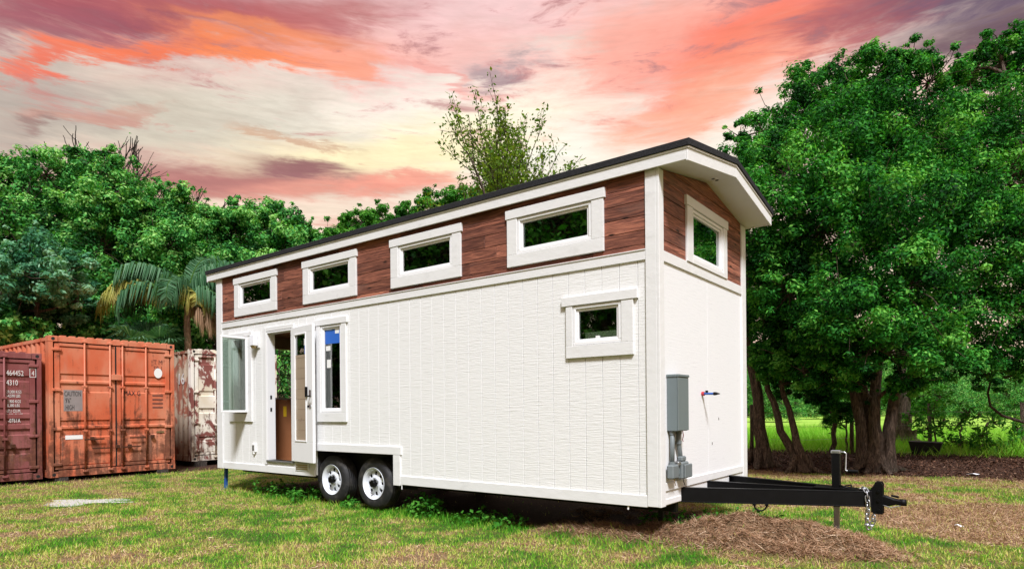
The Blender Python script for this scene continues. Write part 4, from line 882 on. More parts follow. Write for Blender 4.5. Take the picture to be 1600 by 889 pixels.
def tree(name, label, group, u, d, lobes, leafmat, nleaf, leaf=(0.10, 0.05), trunk_r=0.16, trunks=None, seed=1, clumpk=0.42, bark='bark', base=None, metric=False, twigs=True, roots=0, thin=0.0, cat='tree'):
    g = np.random.default_rng(seed)
    base = np.array(base if base is not None else at(u, d), float); base[2] = float(height(base[0], base[1])) - 0.03
    root = empty(name, tuple(base), 0, label, cat, group)
    LB = []
    for lb in lobes:
        if metric: LB.append((np.array(lb[:3], float), lb[3])); continue
        lu, lv, lr = lb[:3]; dd = lb[3] if len(lb) > 3 else g.uniform(-0.8, 0.8)
        LB.append((pt(lu, lv, d + dd) - base, lr * d / FPX))
    areas = np.array([r * r for _, r in LB]); areas /= areas.sum()
    mb = MB()
    cz = np.array([c for c, r in LB]); low = cz[:, 2].min(); top = cz[:, 2].max(); cen = cz.mean(0)
    stems = trunks or [[(0, 0, 0), (cen[0] * 0.25, cen[1] * 0.25, low * 0.55), (cen[0] * 0.6, cen[1] * 0.6, (low + top) * 0.5), (cen[0], cen[1], top * 0.9)]]
    joints = []
    for st in stems:
        st = [np.array(s, float) for s in st]; fine = []
        for a, b in zip(st[:-1], st[1:]):
            for k in range(4): fine.append(a + (b - a) * k / 4 + g.normal(size=3) * 0.02)
        fine.append(st[-1]); m = len(fine)
        rad = [trunk_r * (1.35 if i == 0 else 1.12 if i == 1 else 1.0) * (1 - 0.8 * i / m) for i in range(m)]
        b0 = len(mb.v); mb.tube(fine, rad, 18, False); ph = g.uniform(0, 6.28, 3)
        for i in range(m):      # fluted, uneven bark outline
            for q in range(18):
                a = 2 * math.pi * q / 18; f = 0.13 * math.sin(3 * a + ph[0] + i * 0.15) + 0.08 * math.sin(5 * a + ph[1] - i * 0.3) + 0.05 * math.sin(7 * a + ph[2]) + g.normal(0, 0.03)
                v = np.array(mb.v[b0 + i * 18 + q]); mb.v[b0 + i * 18 + q] = tuple(fine[i] + (v - fine[i]) * (1 + f))
        joints += [(fine[i], rad[i]) for i in range(m // 4, m)]
    for k in range(roots):
        a = 2 * math.pi * k / roots + g.uniform(-.3, .3); R = g.uniform(0.45, 0.75)
        tube_np(mb, [np.array([0.12 * math.cos(a), 0.12 * math.sin(a), 0.42]), np.array([0.26 * math.cos(a), 0.26 * math.sin(a), 0.14]), np.array([R * math.cos(a), R * math.sin(a), -0.02])], trunk_r * 0.8, 0.05, 7)
    Ps, Ns, Ts = [], [], []
    for (c, r), ar in zip(LB, areas):
        js = [j for j in joints if j[0][2] < c[2] + 0.2] or joints
        j = min(js, key=lambda q: np.linalg.norm(q[0] - c) + 0.9 * max(0, c[2] - q[0][2]) * 0.2 + g.uniform(0, 0.6))
        tube_np(mb, curve(j[0], c, g, 0.16, 6, 0.05), max(0.03, min(j[1] * 0.7, 0.02 + 0.05 * r)), 0.018, 6)
        nl = int(nleaf * ar); nc = int(np.clip(60 * (r / 1.0) ** 1.2, 18, 130))
        dirs = g.normal(size=(nc, 3)); dirs /= np.linalg.norm(dirs, axis=1, keepdims=True)
        cc = c + dirs * r * (g.uniform(0.12, 1.12, (nc, 1)) ** 0.5) * np.array([1, 1, 0.92])
        spr = g.random(nc) < 0.16; cc[spr] = c + dirs[spr] * r * g.uniform(1.02, 1.22, (int(spr.sum()), 1))
        if twigs:
            for q in np.concatenate([cc[~spr][:: 2], cc[spr]]): tube_np(mb, curve(c, q, g, 0.2, 4), 0.016, 0.005, 3)
        cr = r * clumpk * 0.66 * g.uniform(0.5, 1.2, nc) * np.where(spr, 0.5, 1.0)
        wts = cr ** 2; wts /= wts.sum(); cnt = np.maximum(6, (nl * wts)).astype(int)
        if thin: cnt = (cnt * g.uniform(1 - thin, 1 + thin, nc)).astype(int).clip(3)
        ctint = g.normal(-0.04, 0.26, nc)
        for q, rr, n_, ct in zip(cc, cr, cnt, ctint):
            dd_ = g.normal(size=(n_, 3)); dd_ /= np.linalg.norm(dd_, axis=1, keepdims=True)
            rad = g.uniform(0.1, 1, (n_, 1)) ** 0.5 * (1 + 0.35 * (g.random((n_, 1)) < 0.12))
            p = q + dd_ * rad * rr * np.array([1.1, 1.1, 0.8])
            Ps.append(p); Ns.append(dd_ * 0.9 + np.array([0, 0, 0.5]) + g.normal(size=(n_, 3)) * 0.42); Ts.append(np.clip(0.5 + ct + g.normal(0, 0.24, n_), 0, 1))
    P = np.concatenate(Ps); N = np.concatenate(Ns); T = np.concatenate(Ts)
    keep = (P[:, 2] + base[2]) > 0.25
    P, N, T = P[keep], N[keep], T[keep]
    V, Fc = leaf_quads(P, N, leaf[0], leaf[1], g)
    me = bulk('crown', V, Fc, {'tint': ('FACE', T)})
    link('crown', me, MAT[leafmat], root)
    tm = mb.mesh('trunk'); link('trunk', tm, MAT[bark], root, smooth=True)
    return root

# --- right-hand trees
OAK = 'big trees at the right beyond the lawn'
tree('oak_tree', 'large oak with a thick cluster of trunks behind the trailer jack', OAK, 1368, 13.65,
     [(1195, 235, 52), (1235, 190, 58), (1290, 150, 58), (1345, 135, 52), (1395, 125, 50), (1430, 88, 28), (1412, 110, 34), (1455, 130, 44), (1268, 128, 30), (1160, 215, 28), (1175, 300, 46), (1240, 275, 80, -1.2), (1320, 240, 90, -1.0), (1400, 220, 90, -0.8), (1475, 215, 70),
      (1210, 370, 66, -1.0), (1290, 360, 85, -1.6), (1380, 330, 95, -1.8), (1460, 320, 80, -1.2), (1240, 455, 62, -1.2), (1320, 470, 72, -2.0), (1410, 450, 80, -2.2), (1290, 545, 52, -1.4), (1370, 545, 60, -2.0), (1450, 530, 60, -1.6), (1200, 460, 40), (1340, 595, 30, -1), (1300, 590, 28, -.5), (1425, 585, 34, -1.6), (1255, 580, 30, -.8)],
     'leaf_oak', 210000, (0.080, 0.036), 0.145, [[(-0.22, 0.02, 0), (-0.25, 0.0, 1.1), (-0.55, 0.1, 2.6), (-1.2, 0.2, 5.0)], [(0.02, -0.1, 0), (0.0, -0.1, 1.0), (0.1, 0, 2.8), (0.1, 0.0, 7.0)], [(0.22, 0.03, 0), (0.30, 0.05, 1.2), (0.55, 0.2, 2.7), (1.1, 0.3, 5.6)], [(-0.06, 0.2, 0), (-0.12, 0.25, 1.1), (-0.5, 0.5, 3.0), (-0.9, 0.8, 6.4)]], 11, 0.40, roots=7)
tree('oak_tree', 'tall oak rising past the right edge of the picture', OAK, 1660, 14.4,
     [(1515, 120, 38), (1540, 100, 36), (1566, 66, 26), (1572, 100, 40), (1605, 80, 40), (1640, 80, 60), (1490, 125, 28), (1545, 185, 66), (1615, 190, 80), (1500, 265, 60, -.8), (1570, 280, 85, -1.2), (1640, 300, 90), (1520, 370, 75, -1.4), (1600, 385, 85, -1.5), (1690, 180, 100), (1700, 330, 100), (1500, 465, 62, -1.4), (1570, 480, 72, -1.5), (1650, 480, 80), (1530, 550, 40, -1.2), (1595, 555, 44, -1), (1480, 565, 36, -1.0), (1550, 588, 30, -1.0)],
     'leaf_oak', 165000, (0.080, 0.036), 0.22, None, 12, 0.40, roots=5)
tree('slender_tree', 'leafy tree with a leaning trunk close behind the house end', OAK, 1186, 15.2,
     [(1180, 390, 50), (1215, 420, 50), (1170, 480, 46), (1205, 510, 48), (1185, 560, 40), (1150, 430, 40), (1225, 560, 36)], 'leaf_oak', 42000, (0.080, 0.036), 0.17,
     [[(0.12, 0, 0), (0.0, 0, 1.2), (-0.25, 0.1, 3.0), (-0.3, 0.2, 5.0)]], 13, 0.45, roots=4)
tree('slender_tree', 'twin-stemmed tree with two leaning trunks meeting at the ground', OAK, 1248, 14.1,
     [(1255, 500, 50), (1215, 555, 40), (1270, 560, 42), (1240, 600, 32), (1225, 480, 44), (1290, 480, 40)], 'leaf_oak', 36000, (0.080, 0.036), 0.10,
     [[(0.06, 0, 0), (-0.35, 0, 0.9), (-0.75, 0.1, 2.2), (-0.8, 0.2, 4.0)], [(0.1, 0, 0), (-0.12, 0.05, 0.9), (-0.4, 0.1, 2.0), (-0.2, 0.2, 4.2)]], 14, 0.45, roots=3)
tree('young_tree', 'small tree standing in shade between the twin stems and the big oak', OAK, 1300, 15.6,
     [(1300, 560, 42), (1330, 590, 34), (1275, 610, 30), (1310, 640, 26), (1290, 530, 40)], 'leaf_oak', 14000, (0.13, 0.035), 0.06, [[(0, 0, 0), (0.03, 0, 0.8), (-0.05, 0, 1.8), (0.0, 0, 3.0)]], 15, 0.5)
# stump and saplings along the field edge
tree('ivy_stump', 'vine-wrapped old trunk in the field edge right of the big oak', None, 1412, 20.5, [(1412, 600, 42), (1440, 620, 30), (1395, 610, 26), (1430, 650, 16)], 'leaf_mid', 4000, (0.11, 0.06), 0.36, [[(0, 0, 0), (-0.05, 0, 0.7), (0.0, 0, 1.6), (0.1, 0, 2.3)]], 21, 0.5, roots=4)
SAP = 'saplings along the field edge'
for k, (u, d, l, lab) in enumerate([(1460, 17.0, [(1455, 640, 18), (1468, 665, 16), (1448, 670, 14), (1470, 620, 16)], 'bushy sapling beside the vine-wrapped trunk'),
                                    (1500, 16.6, [(1495, 665, 18), (1512, 645, 16), (1490, 690, 16), (1515, 690, 15)], 'sparse sapling second from the vine-wrapped trunk'),
                                    (1540, 16.2, [(1535, 680, 17), (1550, 660, 16), (1528, 700, 14), (1556, 695, 15)], 'thin leafy sapling in front of the green field'),
                                    (1582, 16.4, [(1575, 690, 16), (1592, 670, 16), (1585, 705, 14)], 'sapling nearest the right picture edge'),
                                    (1322, 17.5, [(1318, 640, 22), (1335, 620, 22), (1300, 655, 18), (1345, 655, 18)], 'dark spiky sapling left of the big oak trunk')]):
    tree('sapling', lab, SAP, u, d, l, 'leaf_oak' if k == 4 else 'leaf_mid', 420 if k < 4 else 700, (0.12, 0.05) if k < 4 else (0.3, 0.03), 0.03, None, 30 + k, 0.7, cat='sapling')
# --- left-hand trees behind the containers
LFT = 'trees behind the containers'
left = [
 ('tall tree at the left picture edge behind the maroon container', 30, 21.0, [(15, 290, 50), (75, 275, 48), (40, 350, 60), (105, 345, 52), (-45, 310, 75), (10, 430, 62), (90, 425, 55), (-60, 420, 80), (40, 500, 60), (-30, 250, 30)], 42000),
 ('highest rounded tree behind the orange container', 165, 22.0, [(130, 262, 32), (165, 268, 36), (190, 300, 48), (145, 320, 52), (215, 340, 50), (160, 390, 60), (230, 400, 50), (110, 300, 40), (180, 460, 60), (120, 240, 16), (250, 345, 36), (175, 250, 20)], 46000),
 ('round-topped tree behind the palm', 280, 23.0, [(258, 325, 36), (298, 340, 42), (330, 355, 38), (270, 390, 56), (330, 410, 55), (300, 460, 60), (235, 440, 50), (280, 306, 20)], 42000),
 ('bushy tree behind the left end of the roof', 395, 24.0, [(368, 345, 34), (405, 340, 34), (440, 352, 34), (380, 400, 52), (440, 405, 52), (345, 440, 50), (470, 380, 40), (372, 318, 14), (435, 330, 14)], 36000),
 ('low tree in the dip of the tree line behind the roof', 520, 25.0, [(490, 378, 28), (530, 372, 30), (565, 352, 26), (520, 420, 45), (580, 400, 45), (470, 420, 40), (545, 345, 12)], 26000),
 ('bright bushy tree behind the middle of the roof', 645, 25.0, [(600, 345, 28), (640, 335, 28), (680, 325, 28), (720, 318, 32), (620, 390, 45), (690, 380, 50), (760, 330, 40)], 30000)]
LT = []
for k, (lab, u, d, lobes, n) in enumerate(left):
    LT.append(tree('broadleaf_tree', lab, LFT, u, d, lobes, 'leaf_mid' if k >= 4 else 'leaf_left', int(n * 1.3), (0.125, 0.062), 0.22, None, 50 + k, 0.44))
tree('broadleaf_tree', 'pale blue-green tree low behind the maroon container', LFT, 70, 17.5, [(45, 400, 46), (95, 425, 46), (15, 440, 52), (70, 460, 46), (118, 470, 36), (-20, 410, 50), (35, 500, 40)], 'leaf_blue', 42000, (0.11, 0.055), 0.10, None, 60, 0.42)
SHR = 'shrubs filling in behind the containers'
for k, (lab, u, d, lobes) in enumerate([('dark shrub above the maroon container', 20, 16.8, [(15, 520, 36), (50, 530, 30), (-20, 510, 40)]), ('dark shrub above the left half of the orange container', 130, 19.0, [(110, 510, 40), (150, 500, 40), (185, 530, 36), (90, 545, 36)]),
                                     ('dark shrub behind the fan palm', 245, 20.5, [(240, 500, 40), (280, 510, 40), (210, 520, 40), (250, 560, 40)]), ('dark shrub between the palm and the house', 330, 20.5, [(320, 500, 36), (350, 480, 36), (340, 540, 40), (300, 560, 36)]),
                                     ('wide dark shrub behind the house', 430, 22, [(400, 480, 50), (470, 470, 50), (380, 560, 50), (450, 560, 60), (530, 480, 50)])]):
    tree('shrub', lab, SHR, u, d, lobes, 'leaf_left', 11000, (0.14, 0.07), 0.06, None, 70 + k, 0.5, cat='shrub')

# branching trees with open crowns
def open_tree(name, label, group, u, d, H, spread, seed, leafmat, nl, leaf, depth=5, bark='bark_grey', r0=0.13, start=0.3, clear=0.0, wide=1.0, k_=0.55):
    g = np.random.default_rng(seed); base = np.array(at(u, d)); root = empty(name, tuple(base), 0, label, 'tree', group); mb = MB(); tips = []
    def grow(p, dirv, L, r, lv):
        n = 4; pts = [p]; dv = dirv
        for i in range(n):
            dv = dv + g.normal(size=3) * 0.09 + np.array([0, 0, 0.05]); dv /= np.linalg.norm(dv); pts.append(pts[-1] + dv * L / n)
        tube_np(mb, pts, r, r * k_, 7 if lv > 3 else 4 if lv > 1 else 3)
        if lv <= 2: tips.extend([(pts[i], dv) for i in range(1, n + 1)])
        if lv == 0: return
        for k in range(int(g.integers(2, 4)) + (1 if lv >= depth - 1 else 0)):
            i = int(g.integers(1, n + 1)); ax = g.normal(size=3); ax -= dv * (ax @ dv); ax /= np.linalg.norm(ax)
            a = g.uniform(0.25, 0.55) * spread; nd = dv * math.cos(a) + ax * math.sin(a); grow(pts[i], nd, L * g.uniform(0.6, 0.8), r * k_, lv - 1)
        grow(pts[-1], dv, L * 0.72, r * k_, lv - 1)
    grow(np.zeros(3), np.array([0, 0, 1.0]), H * start, r0, depth)
    V = np.array(mb.v); s = H / V[:, 2].max(); mb.v = [tuple(v * np.array([wide, wide, s])) for v in V]
    link('trunk', mb.mesh('trunk'), MAT[bark], root, smooth=True)
    if nl:
        T = np.array([t[0] for t in tips]) * np.array([wide, wide, s]); sel = g.integers(0, len(T), nl)
        P = T[sel] + g.normal(size=(nl, 3)) * np.array([0.08, 0.08, 0.10])
        P = P[P[:, 2] > clear]; V, Fc = leaf_quads(P, g.normal(size=(len(P), 3)) + np.array([0, 0, 0.4]), leaf[0], leaf[1], g)
        link('crown', bulk('crown', V, Fc, {'tint': ('FACE', np.clip(g.normal(0.5, 0.22, len(P)), 0, 1))}), MAT[leafmat], root)
    return root
open_tree('open_tree', 'thin-leaved olive green tree standing above the middle of the roof', None, 772, 20.0, 11.3, 1.25, 91, 'leaf_olive', 24000, (0.12, 0.06), 5, 'bark', 0.16, 0.24, 4.0, wide=1.35)
open_tree('bare_tree', 'bare twiggy tree sticking up behind the highest left tree', 'bare trees behind the tree line', 240, 27.0, 13.6, 1.25, 92, None, 0, None, 6, 'bark_grey', 0.13, 0.27, wide=1.5, k_=0.70)
open_tree('bare_tree', 'nearly bare tree at the left edge above the tree line', 'bare trees behind the tree line', 45, 26.0, 12.5, 1.2, 93, 'leaf_left', 2600, (0.16, 0.08), 6, 'bark_grey', 0.12, 0.30, wide=1.4, k_=0.66)

# --- palms
def frond(name, root, org, azm, elev, L, droop, mat, seed, dens=64, ll=0.75):
    g = np.random.default_rng(seed); n = 14; pts = []; p = np.array(org, float); e = elev
    for i in range(n + 1):
        pts.append(p.copy()); d = np.array([math.cos(azm) * math.cos(e), math.sin(azm) * math.cos(e), math.sin(e)]); p = p + d * L / n; e -= droop / n * (0.5 + 1.2 * i / n)
    pts = np.array(pts); V = []; Fc = []; T = []
    side = np.array([-math.sin(azm), math.cos(azm), 0])
    for k in range(dens):
        t = 0.14 + 0.86 * k / dens; i = min(int(t * n), n - 1); q = pts[i] + (pts[i + 1] - pts[i]) * (t * n - i); ax = pts[i + 1] - pts[i]; ax /= np.linalg.norm(ax)
        for s in (-1, 1):
            l = ll * (0.55 + 0.6 * math.sin(math.pi * min(1, t * 0.92 + 0.06))) * g.uniform(0.8, 1.2)
            d1 = side * s * g.uniform(0.6, 1.0) + ax * 0.5 + np.array([0, 0, g.uniform(-0.3, 0.35)]); d1 /= np.linalg.norm(d1)
            d2 = d1 * 0.35 + ax * 0.15 + np.array([0, 0, -1.6]); d2 /= np.linalg.norm(d2)
            a = q; b = q + d1 * l * 0.4; c = b + d2 * l * 0.65; w = ax * 0.024
            m = len(V); V += [a - w * .5, a + w * .5, b + w, b - w, c, c + w * 0.05]
            Fc += [(m, m + 1, m + 2, m + 3), (m + 3, m + 2, m + 5, m + 4)]; tt = np.clip(g.normal(0.5, 0.2), 0, 1); T += [tt, tt]
    me = bulk('frond', np.array(V), np.array(Fc), {'tint': ('FACE', np.array(T))}); f = link('frond', me, MAT[mat], root)
    mb = MB(); tube_np(mb, list(pts), 0.026, 0.005, 5); link('rachis', mb.mesh('rachis'), MAT['leaf_olive' if mat != 'leaf_brown' else 'palm_trunk'], f)
    return f
pb = at(294, 18.6); palm = empty('feather_palm', pb, 0, 'feather palm with drooping fronds, some yellow, behind the white container', 'palm')
CZ = float(pt(294, 480, 18.6)[2])
mb = MB(); rings = []
for k in range(28): z = CZ * k / 27; rings.append(((0.02 * math.sin(k)), 0.0, z))
mb.tube(rings, [0.13 - 0.05 * k / 27 + (0.01 if k % 2 else 0) for k in range(28)], 10, False); mb.build('trunk', MAT['palm_trunk'], palm, 0, True)
vr = math.atan2(_R[1], _R[0])   # picture-right direction on the ground
for k, (a, e, L, dr, m) in enumerate([(180, 72, 3.1, 3.3, 'leaf_palm'), (200, 80, 3.0, 3.2, 'leaf_palm'), (165, 66, 2.7, 3.3, 'leaf_palm'), (0, 78, 3.4, 2.9, 'leaf_palm'), (22, 70, 3.0, 3.2, 'leaf_palm'), (-20, 62, 2.6, 3.2, 'leaf_palm'), (90, 82, 3.6, 2.4, 'leaf_palm'), (10, 84, 3.6, 2.4, 'leaf_palm'),
                                  (178, 50, 3.1, 2.2, 'leaf_yellow'), (192, 44, 2.9, 2.2, 'leaf_yellow'), (215, 50, 2.5, 2.8, 'leaf_palm'), (-85, 70, 2.2, 3.4, 'leaf_palm'), (-45, 74, 1.9, 3.4, 'leaf_yellow'), (-14, 12, 1.5, 2.2, 'leaf_brown'), (8, 6, 1.4, 2.0, 'leaf_brown'), (130, 70, 3.0, 2.6, 'leaf_palm'), (60, 70, 3.0, 2.6, 'leaf_palm'), (175, 55, 2.6, 2.8, 'leaf_palm')]):
    L *= 0.70 if math.cos(R_(a)) > 0.5 else 1.0; frond('frond', palm, (0, 0, CZ - 0.05), vr + R_(a), R_(e), L, dr, m, 200 + k, dens=86, ll=0.70)
fpb = at(232, 18.4); fan = empty('fan_palm', fpb, 0, 'low fan palm with spiky leaves above the orange container', 'palm')
FZ = float(pt(232, 552, 18.4)[2]); mb = MB(); mb.tube([(0, 0, 0), (0.03, 0, FZ * 0.5), (0, 0, FZ)], [0.12, 0.11, 0.10], 10, False); mb.build('trunk', MAT['palm_trunk'], fan, 0, True)
for k, (a, e) in enumerate([(0, 20), (25, 45), (-30, 35), (180, 25), (160, 50), (210, 40), (-80, 20), (-110, 35), (-55, 10), (60, 70), (120, 60), (195, 5), (-10, 0)]):
    g = np.random.default_rng(300 + k); a_ = vr + R_(a); e_ = R_(e); ax = np.array([math.cos(a_) * math.cos(e_), math.sin(a_) * math.cos(e_), math.sin(e_)]); hub = ax * g.uniform(0.5, 0.75) + np.array([0, 0, FZ]); sd_ = np.array([-math.sin(a_), math.cos(a_), 0]); up = np.cross(sd_, ax) * -1
    V = []; Fc = []; T = []
    for j in range(26):
        th = R_(-115 + 230 * j / 25); d1 = ax * math.cos(th) + sd_ * math.sin(th) + up * 0.12; d1 /= np.linalg.norm(d1); w = np.cross(d1, up); w /= np.linalg.norm(w); l = g.uniform(0.75, 1.0)
        b = hub + d1 * l * 0.55; c = b + (d1 * 0.7 + np.array([0, 0, -0.55])) * l * 0.5; m = len(V)
        V += [hub - w * 0.006, hub + w * 0.006, b + w * 0.026, b - w * 0.026, c - w * .002, c + w * .002]; Fc += [(m, m + 1, m + 2, m + 3), (m + 3, m + 2, m + 5, m + 4)]; T += [np.clip(g.normal(.55, .2), 0, 1)] * 2
    f = link('fan_leaf', bulk('fan_leaf', np.array(V), np.array(Fc), {'tint': ('FACE', np.array(T))}), MAT['leaf_palm'], fan)
    mb = MB(); tube_np(mb, [np.array([0, 0, FZ]), hub], 0.015, 0.01, 4); link('leaf_stalk', mb.mesh('leaf_stalk'), MAT['leaf_olive'], f)

# --- far trees across the field, and trees behind the viewer that the panes mirror
FAR = 'trees on the far side of the field'
fg = np.random.default_rng(77)
ML = [(float(3.0 * math.cos(a) * q), float(3.0 * math.sin(a) * q), float(z), float(r)) for z, q, r in ((1.9, 1.0, 1.7), (4.2, 1.0, 1.9), (6.4, 0.75, 1.9), (8.4, 0.35, 1.7)) for a in np.linspace(0, 6.28, 6, endpoint=False) + z]
fl = ['far tree seen left of the twin stems', 'far tree seen between twin stems and big oak', 'far tree right of the big oak trunk', 'dark far tree above the vine-wrapped trunk', 'small rounded far tree near the right picture edge', 'far tree at the very right behind the saplings'] + [w + ' tree from the left in the tree line across the field' for w in 'first second third fourth fifth sixth seventh eighth ninth tenth eleventh twelfth thirteenth fourteenth'.split()]
low = None
for k, (u, d, sc) in enumerate([(1215, 62, 0.45), (1290, 75, 0.5), (1440, 66, 0.5), (1475, 58, 0.42), (1585, 52, 0.36), (1530, 80, 0.6)] + [(1080 + 45 * q, 96 + 9 * (q % 3), 0.85 + 0.15 * (q % 2)) for q in range(14)]):
    if low is None:
        low = tree('field_tree', fl[0], FAR, 0, 0, ML, 'leaf_left', 30000, (0.22, 0.12), 0.25, None, 81, 0.5, base=at(u, d), metric=True)
    c = low if k == 0 else copy_tree(low)
    c.location = at(u, d); c.rotation_euler = (0, 0, k * 1.3); c.scale = (sc * 1.25, sc * 1.25, sc); tag(c, fl[k], 'tree', FAR)
for k, (u, d, sc, lab) in enumerate([(345, 23.5, 0.36, 'round shrub seen past the house through the open doorway'), (430, 24, 0.40, 'round shrub hidden behind the far end of the house'), (120, 24, 0.42, 'round shrub deep behind the orange container'), (20, 24, 0.42, 'round shrub deep behind the maroon container'), (250, 25, 0.42, 'round shrub in the dark behind the palm')]):
    c = copy_tree(low); c.name = 'round_shrub'; c.location = at(u, d); c.rotation_euler = (0, 0, k * 2.1); c.scale = (sc * 1.2, sc * 1.2, sc); tag(c, lab, 'shrub', SHR)
for k, (x, y, sc) in enumerate([(-16, -15, 1.25), (-10, -17, 1.3), (-23, -11, 1.35), (-4, -18, 1.15), (3, -22, 1.2), (-28, -4, 1.3), (14, 16, 1.0), (19, 9, 1.1), (-13, -22, 1.7), (-21, -17, 1.7)]):
    if k == 0: yard = tree('yard_tree', 'x', None, 0, 0, ML, 'leaf_mid', 10000, (0.22, 0.12), 0.25, None, 83, 0.45, base=(x, y, 0), metric=True)
    c = yard if k == 0 else copy_tree(yard); c.location = (x, y, 0); c.rotation_euler = (0, 0, 0.7 + k * 1.9); c.scale = (sc, sc, sc); tag(c, 'leafy tree outside the picture, mirrored darkly in the window panes', 'tree', 'trees behind the viewer')

# --- weeds by the wheels and along the house edge
WD = 'leafy weeds along the house'
def weed(label, x, y, n, r, h, seed, mat='leaf_mid'):
    g = np.random.default_rng(seed); z = float(height(x, y)); root = empty('weed_clump', (x, y, z), 0, label, 'weed', WD); mb = MB(); P = []
    for k in range(n):
        a = g.uniform(0, 6.28); R = r * math.sqrt(g.random()); q = np.array([R * math.cos(a), R * math.sin(a) * 0.6, 0]); tp = q + np.array([g.normal(0, .05), g.normal(0, .05), h * g.uniform(0.5, 1.1)])
        cv = curve(q, tp, g, 0.2, 4); tube_np(mb, cv, 0.003, 0.0015, 3)
        for j in range(7): t = cv[int(g.integers(1, 4))]; P.append(t + g.normal(size=3) * 0.028)
    P = np.array(P); V, Fc = leaf_quads(P, g.normal(size=(len(P), 3)) * 0.5 + np.array([0, -0.3, 0.8]), 0.055, 0.036, g)
    tag(link('leaves', bulk('leaves', V, Fc, {'tint': ('FACE', np.clip(g.normal(0.5, .25, len(P)), 0, 1))}), MAT[mat], root), kind='stuff'); tag(link('stems', mb.mesh('stems'), MAT['leaf_olive'], root), kind='stuff')
weed('leafy weeds just left of the trailer wheels', -5.95, 0.12, 46, 0.38, 0.20, 1); weed('weeds under the house left of the door', -6.9, 0.25, 40, 0.45, 0.20, 2)
weed('leafy weeds just right of the trailer wheels', -3.35, 0.15, 44, 0.32, 0.24, 3); weed('small weeds between the two trailer wheels', -4.75, 0.0, 14, 0.14, 0.12, 4)
weed('low weeds under the near corner of the house', -0.15, 0.75, 40, 0.45, 0.15, 5); weed('weeds below the end of the house by the tongue beam', 0.25, 1.7, 40, 0.5, 0.14, 6, 'leaf_mid'); weed('low weeds under the middle of the long wall', -2.3, 0.2, 36, 0.5, 0.14, 7)

# --- grass, straw, litter: uncountable
def blades(n, xs, ys, g, hfun, wid, dens=None):
    x = g.uniform(*xs, n); y = g.uniform(*ys, n)
    if dens is not None: k = g.random(n) < dens(x, y); x, y = x[k], y[k]
    n = len(x); z = height(x, y); h = hfun(x, y, n); a = g.uniform(0, 6.28, n); b = g.uniform(0, 6.28, n); lean = g.uniform(0.15, 0.95, n)
    W = wid * g.uniform(0.7, 1.4, n)
    p = np.stack([x, y, z - 0.004], 1); s = np.stack([np.cos(a), np.sin(a), 0 * a], 1) * (W / 2)[:, None]
    tip = p + np.stack([np.cos(b) * lean * h, np.sin(b) * lean * h, h * np.sqrt(1 - 0.75 * lean ** 2)], 1)
    V = np.stack([p - s, p + s, tip], 1).reshape(-1, 3)
    return x, y, V, np.arange(3 * n).reshape(n, 3)
g = np.random.default_rng(400)
def inhouse(x, y): return (x > -8.2) & (x < -0.1) & (y > 0.42) & (y < 2.45)
def dn(x, y):
    dd, ll, ff = zones(x, y); dist = np.hypot(x - CAM[0], y - CAM[1])
    return np.where(inhouse(x, y), 0.04, 1.0) * (1 - 0.85 * ll) * (1 - ff) * np.clip(1.25 - dist / 16, 0.30, 1.0) * (1 - 0.75 * sstep(mound(x, y), 0.03, 0.07)) * (1 - 0.45 * sstep(dd, 0.7, 0.95))
def hh(x, y, n):
    e = np.exp(-((y - 0.05) / 0.22) ** 2) * ((x < 0) & (x > -8.4)) + np.exp(-((y - 1.4) / 0.6) ** 2) * ((x > -.2) & (x < 0.5)) * 0.6
    return g.uniform(0.016, 0.055, n) * (0.75 + 0.6 * vnoise(x, y, 0.6, 3)) + e * g.uniform(0.0, 0.17, n) * vnoise(x, y, 0.35, 6)
x, y, V, Fc = blades(640000, (-13.2, 4.6), (-5.2, 9.2), g, hh, 0.0095, dn)
dd, ll, ff = zones(x, y); e = np.exp(-((y - 0.1) / 0.3) ** 2) * ((x < 0.6) & (x > -8.4))
T = np.clip(0.03 + dd * 0.85 + g.normal(0, 0.20, len(x)) - 0.3 * e, 0, 1)
tag(link('lawn_grass', bulk('lawn_grass', V, Fc, {'tint': ('FACE', T)}), MAT['grass']), 'short green and straw-coloured lawn grass', 'grass', kind='stuff')
# straw lying on the heap and the dry patches
def lying(n, xs, ys, g, dens, ln, wid):
    x = g.uniform(*xs, n); y = g.uniform(*ys, n); k = g.random(n) < dens(x, y); x, y = x[k], y[k]; n = len(x)
    z = height(x, y) + g.uniform(0.0, 0.02, n); a = g.uniform(0, 6.28, n); L = ln * g.uniform(0.5, 1.4, n); W = wid * g.uniform(0.6, 1.3, n); ti = g.normal(0, 0.4, n)
    d = np.stack([np.cos(a), np.sin(a), ti], 1) * (L / 2)[:, None]; s = np.stack([-np.sin(a), np.cos(a), g.normal(0, .6, n)], 1) * (W / 2)[:, None]; p = np.stack([x, y, z], 1)
    V = np.stack([p - d - s * .4, p - d + s * .4, p + d * .1 + s, p + d, p + d * .1 - s], 1)[:, [0, 2, 3, 4]].reshape(-1, 3)
    return x, y, V, np.arange(4 * n).reshape(n, 4)
x, y, V, Fc = lying(360000, (-2.0, 4.4), (-0.6, 9.0), g, lambda x, y: np.clip(sstep(mound(x, y), 0.015, 0.05) * 1.0 + 0.33 * sstep(zones(x, y)[0], 0.6, 0.9), 0, 1), 0.13, 0.0048)
T = np.clip(0.30 + 0.45 * (fnoise(x, y, 0.22, 2)) + g.normal(0, 0.2, len(x)), 0, 1)
tag(link('dead_grass_heap', bulk('dead_grass_heap', V, Fc, {'tint': ('FACE', T)}), MAT['straw']), 'brown dead grass heaped round the jack and strewn to the right', 'dead grass', kind='stuff')
